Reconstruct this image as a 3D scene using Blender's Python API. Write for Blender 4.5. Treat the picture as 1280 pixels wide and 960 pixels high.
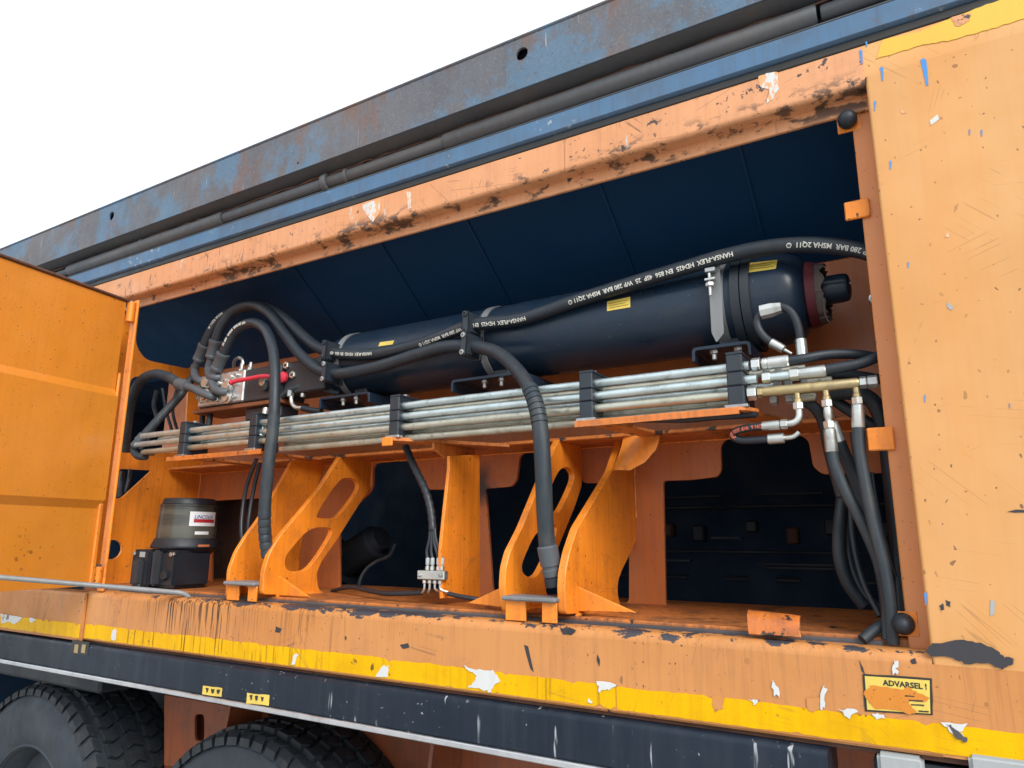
import bpy, bmesh, math, random
from mathutils import Vector, Matrix
random.seed(7)
for o in list(bpy.data.objects): bpy.data.objects.remove(o)
scene = bpy.context.scene
COL = scene.collection
V = Vector; PI = math.pi; rad = math.radians

# ------------------------------------------------------------------ camera
F_PX, YAW, PITCH, ROLL = 887.0, rad(31.08), rad(12.335), rad(0.2825)
CAM = V((0.0, -1.45, 1.6))
fw = V((-math.sin(YAW)*math.cos(PITCH), math.cos(YAW)*math.cos(PITCH), math.sin(PITCH)))
rt = fw.cross(V((0, 0, 1))).normalized(); up = rt.cross(fw)
rt2 = rt*math.cos(ROLL) + up*math.sin(ROLL); up2 = rt2.cross(fw)
cd = bpy.data.cameras.new('camera'); cam = bpy.data.objects.new('camera', cd); COL.objects.link(cam)
cd.sensor_width = 36; cd.lens = F_PX/1280*36; cd.clip_start = 0.02; cd.clip_end = 500
m = Matrix((rt2, up2, -fw)).transposed().to_4x4(); m.translation = CAM
cam.matrix_world = m; scene.camera = cam

# ------------------------------------------------------------------ overcast daylight
world = bpy.data.worlds.new('World'); scene.world = world; world.use_nodes = True
wn = world.node_tree; wn.nodes.clear()
sky = wn.nodes.new('ShaderNodeTexSky'); sky.sky_type = 'NISHITA'; sky.sun_disc = False
SUN_EL, SUN_AZ = rad(36), rad(54)          # azimuth measured from -Y (camera side) towards +X
sky.sun_elevation = SUN_EL; sky.sun_rotation = PI - SUN_AZ
sky.air_density = 1.0; sky.dust_density = 4.0; sky.ozone_density = 1.0
mixw = wn.nodes.new('ShaderNodeMixRGB'); mixw.inputs[0].default_value = 0.86
mixw.inputs[2].default_value = (9.2, 9.8, 10.4, 1)     # even cloud cover
bgn = wn.nodes.new('ShaderNodeBackground'); bgn.inputs[1].default_value = 0.07
out = wn.nodes.new('ShaderNodeOutputWorld')
wn.links.new(sky.outputs[0], mixw.inputs[1]); wn.links.new(mixw.outputs[0], bgn.inputs[0]); wn.links.new(bgn.outputs[0], out.inputs[0])
sd = bpy.data.lights.new('sun', 'SUN'); sd.energy = 1.5; sd.angle = rad(32); sd.color = (1, .97, .92)
so = bpy.data.objects.new('sun', sd); COL.objects.link(so)
sdir = V((math.sin(SUN_AZ)*math.cos(SUN_EL), -math.cos(SUN_AZ)*math.cos(SUN_EL), math.sin(SUN_EL)))
so.rotation_euler = sdir.to_track_quat('Z', 'Y').to_euler()
so.location = (0, -4, 6)
scene.view_settings.view_transform = 'Standard'; scene.view_settings.look = 'None'
scene.view_settings.gamma = 1; scene.view_settings.use_curve_mapping = False
scene.view_settings.exposure = 1.15
scene.render.engine = 'CYCLES'

# ------------------------------------------------------------------ helpers
def ray(px, py):
    return rt2*((px-640)/F_PX) - up2*((py-480)/F_PX) + fw
def at(px, py, Y):
    d = ray(px, py); return CAM + d*((Y-CAM.y)/d.y)
def atx(px, py, X):
    d = ray(px, py); return CAM + d*((X-CAM.x)/d.x)

ORG = {}
def thing(name, label, cat, loc, group=None):
    o = bpy.data.objects.new(name, None); COL.objects.link(o); o.location = loc
    o.empty_display_size = .05
    o['label'] = label; o['category'] = cat
    if group: o['group'] = group
    ORG[o.name] = V(loc); return o
def mk(name, vf, mat, parent=None, sharp=35, label=None, kind=None):
    vs, fs = vf
    if parent is None:
        c = V((0, 0, 0))
        if vs:
            lo = [min(v[i] for v in vs) for i in range(3)]; hi = [max(v[i] for v in vs) for i in range(3)]
            c = V(((lo[0]+hi[0])/2, (lo[1]+hi[1])/2, lo[2]))
    else: c = ORG[parent.name]
    me = bpy.data.meshes.new(name)
    me.from_pydata([(v[0]-c.x, v[1]-c.y, v[2]-c.z) for v in vs], [], fs)
    me.validate(); me.update()
    bm = bmesh.new(); bm.from_mesh(me); bmesh.ops.recalc_face_normals(bm, faces=bm.faces); bm.to_mesh(me); bm.free()
    for p in me.polygons: p.use_smooth = True
    me.set_sharp_from_angle(angle=rad(sharp))
    me.materials.append(M[mat] if isinstance(mat, str) else mat)
    o = bpy.data.objects.new(name, me); COL.objects.link(o)
    if parent is None: o.location = c
    else: o.parent = parent
    ORG[o.name] = c
    if label: o['label'] = label
    if kind: o['kind'] = kind
    return o
def tag(o, label, cat, group=None):
    o['label'] = label; o['category'] = cat
    if group: o['group'] = group
    return o
def join(*vfs):
    vs = []; fs = []
    for v, f in vfs:
        n = len(vs); vs += list(v); fs += [tuple(i+n for i in q) for q in f]
    return vs, fs
def bm_out(bm):
    bm.verts.index_update()
    r = ([v.co.copy() for v in bm.verts], [tuple(v.index for v in f.verts) for f in bm.faces]); bm.free(); return r
def box(x0, x1, y0, y1, z0, z1, bev=.002, seg=1):
    bm = bmesh.new(); bmesh.ops.create_cube(bm, size=1)
    for v in bm.verts: v.co = V(((x0+x1)/2+v.co.x*(x1-x0), (y0+y1)/2+v.co.y*(y1-y0), (z0+z1)/2+v.co.z*(z1-z0)))
    if bev: bmesh.ops.bevel(bm, geom=list(bm.edges), offset=bev, segments=seg, affect='EDGES', clamp_overlap=True)
    return bm_out(bm)
def obox(c, ax, ay, az, sx, sy, sz, bev=.002, seg=1):      # oriented box
    vs, fs = box(-sx/2, sx/2, -sy/2, sy/2, -sz/2, sz/2, bev, seg)
    return [c + ax*v.x + ay*v.y + az*v.z for v in vs], fs
def smooth_path(pts, step=.008):
    pts = [V(p) for p in pts]
    if len(pts) < 3:
        n = max(1, int((pts[1]-pts[0]).length/.05)); return [pts[0].lerp(pts[1], i/n) for i in range(n+1)]
    P = [pts[0]*2-pts[1]] + pts + [pts[-1]*2-pts[-2]]; out = []
    for i in range(1, len(P)-2):
        a, b, c, d = P[i-1:i+3]
        ta = (b-a).length**.5 or 1e-4; tb = (c-b).length**.5 or 1e-4; tc = (d-c).length**.5 or 1e-4
        m1 = ((b-a)/ta - (c-a)/(ta+tb) + (c-b)/tb)*tb; m2 = ((c-b)/tb - (d-b)/(tb+tc) + (d-c)/tc)*tb
        n = max(2, int((c-b).length/step))
        for k in range(n):
            t = k/n; t2 = t*t; t3 = t2*t
            out.append(b*(2*t3-3*t2+1)+m1*(t3-2*t2+t)+c*(-2*t3+3*t2)+m2*(t3-t2))
    out.append(pts[-1])
    for _ in range(3):
        out = [out[0]] + [out[i]*.5+(out[i-1]+out[i+1])*.25 for i in range(1, len(out)-1)] + [out[-1]]
    return out
def sweep(path, r, segs=14, caps=True):
    n = len(path); rr = r if isinstance(r, (list, tuple)) else [r]*n
    T = [(path[min(i+1, n-1)]-path[max(i-1, 0)]).normalized() for i in range(n)]
    a = V((0, -1, 0)) if abs(T[0].y) < .9 else V((0, 0, 1))
    vs = []; fs = []
    for i in range(n):
        a = (a - T[i]*a.dot(T[i])).normalized(); b = T[i].cross(a)
        for k in range(segs):
            t = 2*PI*k/segs; vs.append(path[i] + (a*math.cos(t)+b*math.sin(t))*rr[i])
    for i in range(n-1):
        for k in range(segs):
            k2 = (k+1) % segs; fs.append((i*segs+k, i*segs+k2, (i+1)*segs+k2, (i+1)*segs+k))
    if caps: fs.append(tuple(range(segs))); fs.append(tuple((n-1)*segs+k for k in range(segs)))
    return vs, fs
def tube(pts, r, segs=14, step=.008): return sweep(smooth_path(pts, step), r, segs)
def lathe(p0, axis, prof, segs=24, ref=None, close=True):      # prof: (distance along axis, radius)
    axis = V(axis).normalized(); ref = V(ref) if ref else (V((0, 0, 1)) if abs(axis.z) < .9 else V((0, -1, 0)))
    a = (ref-axis*ref.dot(axis)).normalized(); b = axis.cross(a); p0 = V(p0); vs = []; fs = []
    for s, r in prof:
        for k in range(segs):
            t = 2*PI*k/segs; vs.append(p0+axis*s+(a*math.cos(t)+b*math.sin(t))*max(r, 1e-4))
    for i in range(len(prof)-1):
        for k in range(segs):
            k2 = (k+1) % segs; fs.append((i*segs+k, i*segs+k2, (i+1)*segs+k2, (i+1)*segs+k))
    if close: fs.append(tuple(range(segs))); fs.append(tuple((len(prof)-1)*segs+k for k in range(segs)))
    return vs, fs
def hexnut(p, axis, L, r, ch=.0015):
    return lathe(V(p)-V(axis).normalized()*L/2, axis, [(0, r-ch), (ch, r), (L-ch, r), (L, r-ch)], 6)
def ferrule(p, axis, L, r):       # crimped hose ferrule starting at p along axis
    return lathe(p, axis, [(0, r*.92), (.003, r*1.06), (L*.25, r*1.1), (L*.3, r*1.02), (L*.5, r*1.1), (L*.55, r*1.02), (L*.8, r*1.08), (L-.003, r*1.06), (L, r*.8)], 18)
def ringpath(path, s):
    d = 0
    for i in range(len(path)-1):
        l = (path[i+1]-path[i]).length
        if d+l >= s: return i, path[i].lerp(path[i+1], (s-d)/l), (path[i+1]-path[i]).normalized()
        d += l
    return len(path)-2, path[-1], (path[-1]-path[-2]).normalized()
def subpath(path, s0, s1):
    out = []; d = 0; prev = None
    i0, a, _ = ringpath(path, s0); i1, b, _ = ringpath(path, s1)
    return [a] + path[i0+1:i1+1] + [b]
def plen(path): return sum((path[i+1]-path[i]).length for i in range(len(path)-1))
def rnd(poly, r, n=5):            # round the corners of a 2-D polygon; r one number or one per corner
    out = []; N = len(poly)
    for i in range(N):
        p = V(poly[i]); a = V(poly[i-1])-p; b = V(poly[(i+1) % N])-p; q = r[i] if isinstance(r, (list, tuple)) else r
        q = min(q, a.length*.45, b.length*.45)
        if q < 1e-5: out.append(p); continue
        s = p+a.normalized()*q; e = p+b.normalized()*q
        for k in range(n+1):
            t = k/n; out.append(s*(1-t)**2 + p*2*t*(1-t) + e*t*t)
    return [(v.x, v.y) for v in out]
def chaikin(poly, n=2):
    for _ in range(n):
        q = []
        for i in range(len(poly)):
            a = poly[i]; b = poly[(i+1) % len(poly)]
            q += [(a[0]*.75+b[0]*.25, a[1]*.75+b[1]*.25), (a[0]*.25+b[0]*.75, a[1]*.25+b[1]*.75)]
        poly = q
    return poly
def plate2(outer, holes, fmap, nrm, th, bev=.0015):
    """flat plate with holes: 2-D loops -> fmap(u,v) -> 3-D, thickness th along nrm"""
    bm = bmesh.new()
    for loop in [outer]+list(holes):
        vv = [bm.verts.new((p[0], p[1], 0)) for p in loop]
        for i in range(len(vv)): bm.edges.new((vv[i], vv[(i+1) % len(vv)]))
    bmesh.ops.triangle_fill(bm, use_beauty=True, use_dissolve=False, edges=list(bm.edges), normal=(0, 0, 1))
    bmesh.ops.dissolve_limit(bm, angle_limit=.001, verts=[], edges=[e for e in bm.edges if len(e.link_faces) == 2])
    fr = list(bm.faces)
    r = bmesh.ops.extrude_face_region(bm, geom=fr)
    for e in r['geom']:
        if isinstance(e, bmesh.types.BMVert): e.co.z += th
    bmesh.ops.recalc_face_normals(bm, faces=bm.faces)
    if bev:
        es = [e for e in bm.edges if len(e.link_faces) == 2 and abs(e.verts[0].co.z-e.verts[1].co.z) < 1e-6 and abs(e.link_faces[0].normal.dot(e.link_faces[1].normal)) < .5]
        bmesh.ops.bevel(bm, geom=es, offset=bev, segments=1, affect='EDGES', clamp_overlap=True)
    bmesh.ops.triangulate(bm, faces=[f for f in bm.faces if len(f.verts) > 4])
    vs, fs = bm_out(bm); n = V(nrm)
    return [fmap(v.x, v.y)+n*v.z for v in vs], fs
def plateY(outer, holes, Y, th=.008, bev=.0015):     # plane facing -Y, loops in (x, z); front at Y
    return plate2(outer, holes, lambda u, v: V((u, Y, v)), (0, 1, 0), th, bev)
def plateX(outer, holes, X, th=.010, bev=.0015):     # plane across X, loops in (y, z); right face at X
    return plate2(outer, holes, lambda u, v: V((X, u, v)), (-1, 0, 0), th, bev)
def lx(pts, X, ymax=.462):
    out = []
    for q in pts:
        p = atx(q[0], q[1], X); out.append((min(p.y, ymax), p.z))
    return out
def ly(pts, Y):
    return [(at(a, b, Y).x, at(a, b, Y).z) for a, b in pts]
def extrudeX(prof, x0, x1, xs=None):                  # open profile of (y, z) swept along X
    n = len(prof); xs = xs or [x0, x1]
    vs = [V((x, y, z)) for x in xs for y, z in prof]
    fs = [(j*n+i, j*n+i+1, (j+1)*n+i+1, (j+1)*n+i) for j in range(len(xs)-1) for i in range(n-1)]
    return vs, fs
def extrudeZ(prof, z0, z1):
    n = len(prof); vs = [V((x, y, z)) for z in (z0, z1) for x, y in prof]
    return vs, [(i, i+1, n+i+1, n+i) for i in range(n-1)]
def arc(cx, cy, r, a0, a1, n=6):
    return [(cx+r*math.cos(rad(a0+(a1-a0)*k/n)), cy+r*math.sin(rad(a0+(a1-a0)*k/n))) for k in range(n+1)]
def blob(pts, Y, th=.0012, jit=0, sub=3):              # thin chip of paint or foil on the facade, from image outline
    P = [at(a, b, Y) for a, b in pts]; q = []
    for i in range(len(P)):
        a = P[i]; b = P[(i+1) % len(P)]
        for k in range(sub):
            c = a.lerp(b, k/sub); q.append((c.x+random.uniform(-jit, jit)*(1.0 if k else .5), c.z+random.uniform(-jit, jit)*(1.0 if k else .5)))
    return plateY(q, [], Y-th, th, 0)
TXT = {}
def text2d(s, size, bold=0.0):
    key = (s, size, bold)
    if key in TXT: return TXT[key]
    c = bpy.data.curves.new('t', 'FONT'); c.body = s; c.size = size; c.resolution_u = 2; c.offset = bold
    o = bpy.data.objects.new('t', c); COL.objects.link(o)
    dg = bpy.context.evaluated_depsgraph_get(); me = bpy.data.meshes.new_from_object(o.evaluated_get(dg))
    r = ([(v.co.x, v.co.y) for v in me.vertices], [tuple(p.vertices) for p in me.polygons])
    bpy.data.objects.remove(o); bpy.data.curves.remove(c); bpy.data.meshes.remove(me); TXT[key] = r; return r
def hose_text(path, r, s, s0, size, th0, sx=1.0):
    """lettering round a hose: runs against the path direction, upside down"""
    vs, fs = text2d(s, size, .0004); out = []
    for x, y in vs:
        i, c, t = ringpath(path, s0 - x*sx); a = V((0, -1, 0)); a = (a-t*a.dot(t)).normalized(); b = t.cross(a)
        th = th0 + (y-size*.35)/r
        out.append(c + (a*math.cos(th)+b*math.sin(th))*(r+.0012))
    return out, fs
def text_plane(s, size, org, U, W, bold=0):
    vs, fs = text2d(s, size, bold); return [org+U*x+W*y for x, y in vs], fs
# ------------------------------------------------------------------ materials (all procedural)
M = {}
class NT:
    def __init__(s, name, rough=.5, metal=0.0, spec=.5):
        s.m = bpy.data.materials.new(name); s.m.use_nodes = True; s.t = s.m.node_tree
        s.b = s.t.nodes['Principled BSDF']; s.set('Roughness', rough); s.set('Metallic', metal); s.set('Specular IOR Level', spec)
        g = s.t.nodes.new('ShaderNodeNewGeometry'); s.pos = g.outputs['Position']; s.nrm = g.outputs['Normal']
        M[name] = s.m
    def set(s, k, v):
        i = s.b.inputs[k]
        if isinstance(v, bpy.types.NodeSocket): s.t.links.new(v, i)
        elif isinstance(v, (tuple, list)): i.default_value = (*v[:3], 1)
        else: i.default_value = v
    def lk(s, v, i):
        if isinstance(v, bpy.types.NodeSocket): s.t.links.new(v, i)
        elif isinstance(v, (tuple, list)) and len(i.default_value) == 4: i.default_value = (*v[:3], 1)
        else: i.default_value = v
    def vec(s, scale, loc=(0, 0, 0), rot=(0, 0, 0), src=None):
        n = s.t.nodes.new('ShaderNodeMapping'); s.lk(src or s.pos, n.inputs[0])
        n.inputs[1].default_value = loc; n.inputs[2].default_value = rot; n.inputs[3].default_value = scale; return n.outputs[0]
    def rvec(s, rot, scale, loc=(0, 0, 0)):      # rotate first, then stretch
        return s.vec(scale, (0, 0, 0), (0, 0, 0), s.vec((1, 1, 1), loc, rot))
    def warp(s, v, scale, amt):
        n = s.t.nodes.new('ShaderNodeTexNoise'); s.lk(v, n.inputs['Vector']); n.inputs['Scale'].default_value = scale; n.inputs['Detail'].default_value = 3
        m = s.t.nodes.new('ShaderNodeVectorMath'); m.operation = 'MULTIPLY_ADD'; s.lk(n.outputs['Color'], m.inputs[0]); m.inputs[1].default_value = (amt,)*3; s.lk(v, m.inputs[2]); return m.outputs[0]
    def noise(s, scale=5, detail=4, rough=.55, vec=None, dist=0.0):
        n = s.t.nodes.new('ShaderNodeTexNoise'); s.lk(vec or s.pos, n.inputs['Vector'])
        n.inputs['Scale'].default_value = scale; n.inputs['Detail'].default_value = detail; n.inputs['Roughness'].default_value = rough
        n.inputs['Distortion'].default_value = dist; return n.outputs[0]
    def voro(s, scale, vec=None, feat='F1', out=0, rnd_=1.0):
        n = s.t.nodes.new('ShaderNodeTexVoronoi'); n.feature = feat; s.lk(vec or s.pos, n.inputs['Vector'])
        n.inputs['Scale'].default_value = scale; n.inputs['Randomness'].default_value = rnd_; return n.outputs[out]
    def ramp(s, v, a, b, lo=0.0, hi=1.0):
        n = s.t.nodes.new('ShaderNodeMapRange'); n.interpolation_type = 'SMOOTHSTEP'; s.lk(v, n.inputs[0])
        for i, q in enumerate((a, b, lo, hi)): n.inputs[i+1].default_value = q
        return n.outputs[0]
    def ma(s, op, a, b=0.0, c=None):
        n = s.t.nodes.new('ShaderNodeMath'); n.operation = op; s.lk(a, n.inputs[0]); s.lk(b, n.inputs[1])
        if c is not None: s.lk(c, n.inputs[2])
        return n.outputs[0]
    def mul(s, *a):
        r = a[0]
        for q in a[1:]: r = s.ma('MULTIPLY', r, q)
        return r
    def mix(s, f, a, b, mode='MIX'):
        n = s.t.nodes.new('ShaderNodeMixRGB'); n.blend_type = mode; s.lk(f, n.inputs[0]); s.lk(a, n.inputs[1]); s.lk(b, n.inputs[2]); return n.outputs[0]
    def xyz(s):
        n = s.t.nodes.new('ShaderNodeSeparateXYZ'); s.lk(s.pos, n.inputs[0]); return n.outputs
    def edge(s, r=.005):
        n = s.t.nodes.new('ShaderNodeBevel'); n.samples = 4; n.inputs[0].default_value = r
        d = s.t.nodes.new('ShaderNodeVectorMath'); d.operation = 'DOT_PRODUCT'; s.lk(n.outputs[0], d.inputs[0]); s.lk(s.nrm, d.inputs[1])
        return s.ramp(d.outputs['Value'], .985, .80)
    def bump(s, h, strength=.3, dist=.002):
        n = s.t.nodes.new('ShaderNodeBump'); n.inputs['Strength'].default_value = strength; n.inputs['Distance'].default_value = dist
        s.lk(h, n.inputs['Height']); s.set('Normal', n.outputs[0])

def paint(name, base, fade, rough=.42, fade_amt=.8, chips=0.0, chipcol=(.035, .02, .018), streak=0.0, streakcol=(.07, .035, .02),
          specks=0.0, speck_scale=60, scratch=0.0, grime=.25, grimecol=(.12, .05, .02), extra=None, spec=.5, seed=0.0, wear=0.0, dent=0.0):
    n = NT(name, rough, 0, spec); loc = (seed, seed*1.7, seed*.6)
    v = n.vec((1, 1, 1), loc)
    f = n.ramp(n.noise(1.7, 5, .6, v), .35, .68)
    col = n.mix(n.mul(f, fade_amt), base, fade)
    col = n.mix(n.mul(n.ramp(n.noise(9, 6, .65, v), .45, .75), grime), col, grimecol)          # dust and soot films
    hv = n.ramp(n.noise(3.0, 4, .6, n.vec((22, 22, 1.0), loc)), .42, .7)
    col = n.mix(n.mul(hv, grime*.7), col, grimecol)                                          # rain runs
    h = None
    if streak:
        s1 = n.ramp(n.noise(1.0, 3, .5, n.vec((75, 75, 2.2), loc)), .62, .69)
        s2 = n.ramp(n.noise(3.0, 2, .5, v), .45, .62)
        col = n.mix(n.mul(s1, s2, streak), col, streakcol)
    if specks:
        for sc, fr, r0 in ((speck_scale, specks, .17), (speck_scale*2.3, specks*.8, .22)):
            wv = n.warp(n.vec((1, 1, .75), loc), sc*.9, 1.1/sc)
            d = n.voro(sc, wv); rn = n.voro(sc, wv, out=1)
            sp = n.t.nodes.new('ShaderNodeSeparateColor'); n.lk(rn, sp.inputs[0])
            m = n.mul(n.ma('LESS_THAN', d, n.mul(sp.outputs[1], r0)), n.ma('GREATER_THAN', sp.outputs[0], 1-fr), n.ramp(n.noise(1.9, 3, .5, v), .32, .55))
            col = n.mix(n.mul(m, n.ramp(sp.outputs[2], 0, 1, .45, .95)), col, chipcol)
    if scratch:
        for k, (a, sx, sc) in enumerate(((.35, .9, 34), (-.8, 1.2, 40), (1.25, 1.0, 30), (-.15, .8, 46))):
            w = n.noise(1.0, 1, .3, n.rvec((0, a, 0), (sx, 8, sc), (k*3.1+seed, 0, k)))
            lines = n.ramp(n.ma('ABSOLUTE', n.ma('SUBTRACT', w, .5)), .0, .012, 1, 0)
            gate = n.ramp(n.noise(5.5, 3, .55, n.vec((1, 1, 1), (k*7+seed, 2, 1))), .58, .63)
            col = n.mix(n.mul(lines, gate, scratch), col, (.13, .065, .04))
    if chips:
        c = n.noise(26, 7, .62, v); g = n.noise(2.6, 3, .5, n.vec((1, 1, 1), (seed+5, 1, 3)))
        cm = n.ramp(n.ma('ADD', c, n.mul(g, .35)), .99-chips*.12, 1.005-chips*.12)
        col = n.mix(cm, col, chipcol); h = n.ma('SUBTRACT', 1.0, cm)
    if wear:      # paint knocked off along the edges: pale rubbed rim and dark chips
        e = n.edge(); w1 = n.ramp(n.noise(45, 5, .65, v), .48, .60); w2 = n.ramp(n.noise(60, 5, .65, n.vec((1, 1, 1), (9, 4, 2))), .53, .58); w3 = n.ramp(n.noise(3.5, 3, .5, v), .40, .58)
        col = n.mix(n.mul(e, w1, wear*.6), col, (.78, .42, .16)); col = n.mix(n.mul(e, w2, w3, wear), col, (.045, .030, .028))
    if extra: col = extra(n, col, v)
    n.set('Base Color', col)
    n.set('Roughness', n.ramp(n.noise(7, 5, .6, v), .3, .7, rough-.1, rough+.16))
    micro = n.noise(140, 3, .5, v)
    wav = n.noise(4, 2, .5, v)
    hh = n.ma('ADD', n.mul(micro, .12), n.mul(wav, .6+dent))
    if dent: hh = n.ma('ADD', hh, n.mul(n.ramp(n.noise(1.6, 3, .5, n.vec((1, 1, 1), (seed, 4, 8))), .3, .7), dent*2))
    if h is not None: hh = n.ma('ADD', hh, n.mul(h, .5))
    n.bump(hh, .25, .002)
    return n

ORANGE = (.62, .19, .022); ORANGE_F = (.72, .33, .095); PALE = (.74, .38, .14)
def panel_extra(n, col, v):
    x, y, z = n.xyz()
    # faint vertical colour bands in the sun-bleached paint
    b = n.ramp(n.noise(1, 3, .5, n.vec((9, 9, .5))), .35, .7)
    col = n.mix(n.mul(b, .35), col, (.66, .27, .055))
    # warm rust smears under the dark sealant
    return col
def rail_extra(n, col, v):
    x, y, z = n.xyz()
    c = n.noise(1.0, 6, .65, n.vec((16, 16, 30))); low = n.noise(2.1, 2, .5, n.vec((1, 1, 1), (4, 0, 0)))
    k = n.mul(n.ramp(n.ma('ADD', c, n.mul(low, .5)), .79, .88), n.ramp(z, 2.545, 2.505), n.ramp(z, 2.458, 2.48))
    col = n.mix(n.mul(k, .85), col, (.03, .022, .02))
    dz = n.mul(n.ramp(n.noise(1.0, 4, .6, n.vec((95, 95, 7), (0, 0, 3))), .58, .64), n.ma('ADD', n.mul(n.ramp(x, -1.5, -2.2), .9), .25), n.ramp(n.noise(6, 2), .45, .6))
    col = n.mix(dz, col, (.09, .055, .045))
    w = n.mul(n.ramp(n.noise(1, 5, .6, n.vec((24, 24, 9), (1, 2, 3))), .60, .66), n.ramp(n.noise(2.3, 2, .5, n.vec((1, 1, 1), (9, 3, 0))), .52, .58), n.ramp(z, 2.50, 2.53))
    col = n.mix(n.mul(w, .8), col, (.50, .50, .46))
    return col
def sill_extra(n, col, v):
    x, y, z = n.xyz()
    zone = n.mul(n.ramp(x, -2.50, -2.25), n.ramp(x, -1.15, -1.95))
    zone2 = n.ma('ADD', n.mul(zone, 1.0), .12)
    s1 = n.ramp(n.noise(1.0, 4, .6, n.vec((85, 85, 3.0), (0, 0, 3))), .53, .58)
    s2 = n.ramp(n.noise(1.0, 2, .5, n.vec((210, 210, 4.0), (5, 0, 3))), .57, .62)
    fadez = n.ramp(z, 1.20, 1.44, .55, 1.0)
    ln = n.ramp(n.noise(1.0, 3, .6, n.vec((55, 55, .3), (2, 0, 7))), .36, .66, .0, .26)
    reach = n.ramp(n.ma('ADD', n.ma('SUBTRACT', z, 1.40), ln), -.006, .010)
    dens = n.ramp(n.noise(1.0, 2, .5, n.vec((7, 7, .2), (1, 3, 2))), .36, .60, .15, 1.0)
    col = n.mix(n.mul(n.ma('MAXIMUM', s1, s2), zone2, fadez, reach, dens), col, (.022, .014, .012))
    # (drips of uneven length)
    # bare dark metal worn along the folded top edge
    e = n.noise(1.0, 7, .68, n.vec((19, 19, 40))); g = n.noise(2.4, 2, .5, n.vec((1, 1, 1), (2, 7, 1)))
    k = n.ramp(n.ma('ADD', n.ma('ADD', e, n.mul(g, .55)), n.ramp(z, 1.375, 1.422, -.34, .06)), .82, .84)
    col = n.mix(k, col, (.040, .040, .050))
    return col
def soot_extra(n, col, v):
    for cx, cy, cz, r in SOOT:
        d = n.t.nodes.new('ShaderNodeVectorMath'); d.operation = 'DISTANCE'; n.lk(n.warp(n.pos, 18, .07), d.inputs[0]); d.inputs[1].default_value = (cx+.035, cy+.035, cz+.035)
        col = n.mix(n.mul(n.ramp(d.outputs['Value'], r*1.5, r*.3), .92), col, (.018, .016, .018))
    return col
SOOT = [(*at(596, 604, .455), .055), (*at(602, 620, .455), .035), (*at(585, 585, .45), .03)]
paint('orange_panel', (0.64, 0.345, 0.135), (0.56, 0.262, 0.072), .40, .75, chips=.40, chipcol=(.10, .05, .03), specks=.55, speck_scale=30, scratch=.38, grime=.16, grimecol=(.50, .21, .05), extra=panel_extra, dent=5)
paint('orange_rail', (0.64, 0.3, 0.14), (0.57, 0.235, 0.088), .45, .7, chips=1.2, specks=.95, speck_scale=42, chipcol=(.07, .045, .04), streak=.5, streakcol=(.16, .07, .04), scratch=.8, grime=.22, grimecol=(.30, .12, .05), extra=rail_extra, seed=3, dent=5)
paint('orange_sill', (0.54, 0.235, 0.072), (0.495, 0.19, 0.043), .47, .8, chips=.8, chipcol=(.05, .028, .022), specks=.8, speck_scale=36, scratch=.5, grime=.24, grimecol=(.28, .12, .05), extra=sill_extra, seed=1.3, dent=5)
def door_extra(n, col, v):
    x, y, z = n.xyz(); low = n.ramp(z, 2.0, 1.5)
    for sc, fr in ((130, .55), (60, .25)):
        wv = n.warp(n.vec((1, 1, 1), (3, 1, sc)), sc, 1.0/sc); d = n.voro(sc, wv); rn = n.voro(sc, wv, out=1); sp = n.t.nodes.new('ShaderNodeSeparateColor'); n.lk(rn, sp.inputs[0])
        m = n.mul(n.ma('LESS_THAN', d, n.mul(sp.outputs[1], .2)), n.ma('GREATER_THAN', sp.outputs[0], 1-fr), low, n.ramp(n.noise(3, 3), .4, .55)); col = n.mix(n.mul(m, .8), col, (.10, .045, .015))
    c = dpoint(); d = n.t.nodes.new('ShaderNodeVectorMath'); d.operation = 'DISTANCE'; n.lk(n.pos, d.inputs[0]); d.inputs[1].default_value = c
    wv = n.warp(n.pos, 60, .012); dv = n.voro(52, wv); rn = n.voro(52, wv, out=1); sp = n.t.nodes.new('ShaderNodeSeparateColor'); n.lk(rn, sp.inputs[0])
    m = n.mul(n.ma('LESS_THAN', dv, n.mul(sp.outputs[1], .38)), n.ramp(d.outputs['Value'], .10, .03), n.ma('GREATER_THAN', sp.outputs[0], .35)); col = n.mix(n.mul(m, .92), col, (.025, .016, .012))
    b = n.ramp(n.noise(1.3, 4, .6, n.vec((1, 1, .6), (5, 5, 1))), .40, .65); col = n.mix(n.mul(b, low, .5), col, (.50, .19, .02))
    return col
def dpoint():
    d = ray(38, 690); h0 = V((-2.537, -.022, 0)); nn = V((.985, .17, 0)); t = (h0-CAM).dot(nn)/d.dot(nn); return CAM+d*t
paint('orange_door', (0.6, 0.195, 0.018), (0.62, 0.225, 0.026), .36, .7, specks=.75, speck_scale=85, grime=.16, grimecol=(.34, .12, .02), chipcol=(.06, .03, .015), extra=door_extra, seed=5, dent=9)
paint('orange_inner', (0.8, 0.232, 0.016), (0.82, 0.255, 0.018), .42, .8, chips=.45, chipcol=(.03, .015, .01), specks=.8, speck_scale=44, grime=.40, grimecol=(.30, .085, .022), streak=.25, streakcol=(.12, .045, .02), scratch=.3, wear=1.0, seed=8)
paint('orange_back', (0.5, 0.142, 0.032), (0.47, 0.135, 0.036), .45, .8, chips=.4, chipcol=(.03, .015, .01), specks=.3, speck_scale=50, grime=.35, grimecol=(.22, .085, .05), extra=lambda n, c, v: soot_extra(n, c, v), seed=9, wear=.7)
paint('orange_lip', (0.58, 0.2, 0.052), (0.56, 0.215, 0.07), .42, .8, chips=.7, chipcol=(.06, .035, .03), specks=.3, speck_scale=60, grime=.15, grimecol=(.35, .12, .04), seed=10)
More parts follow.
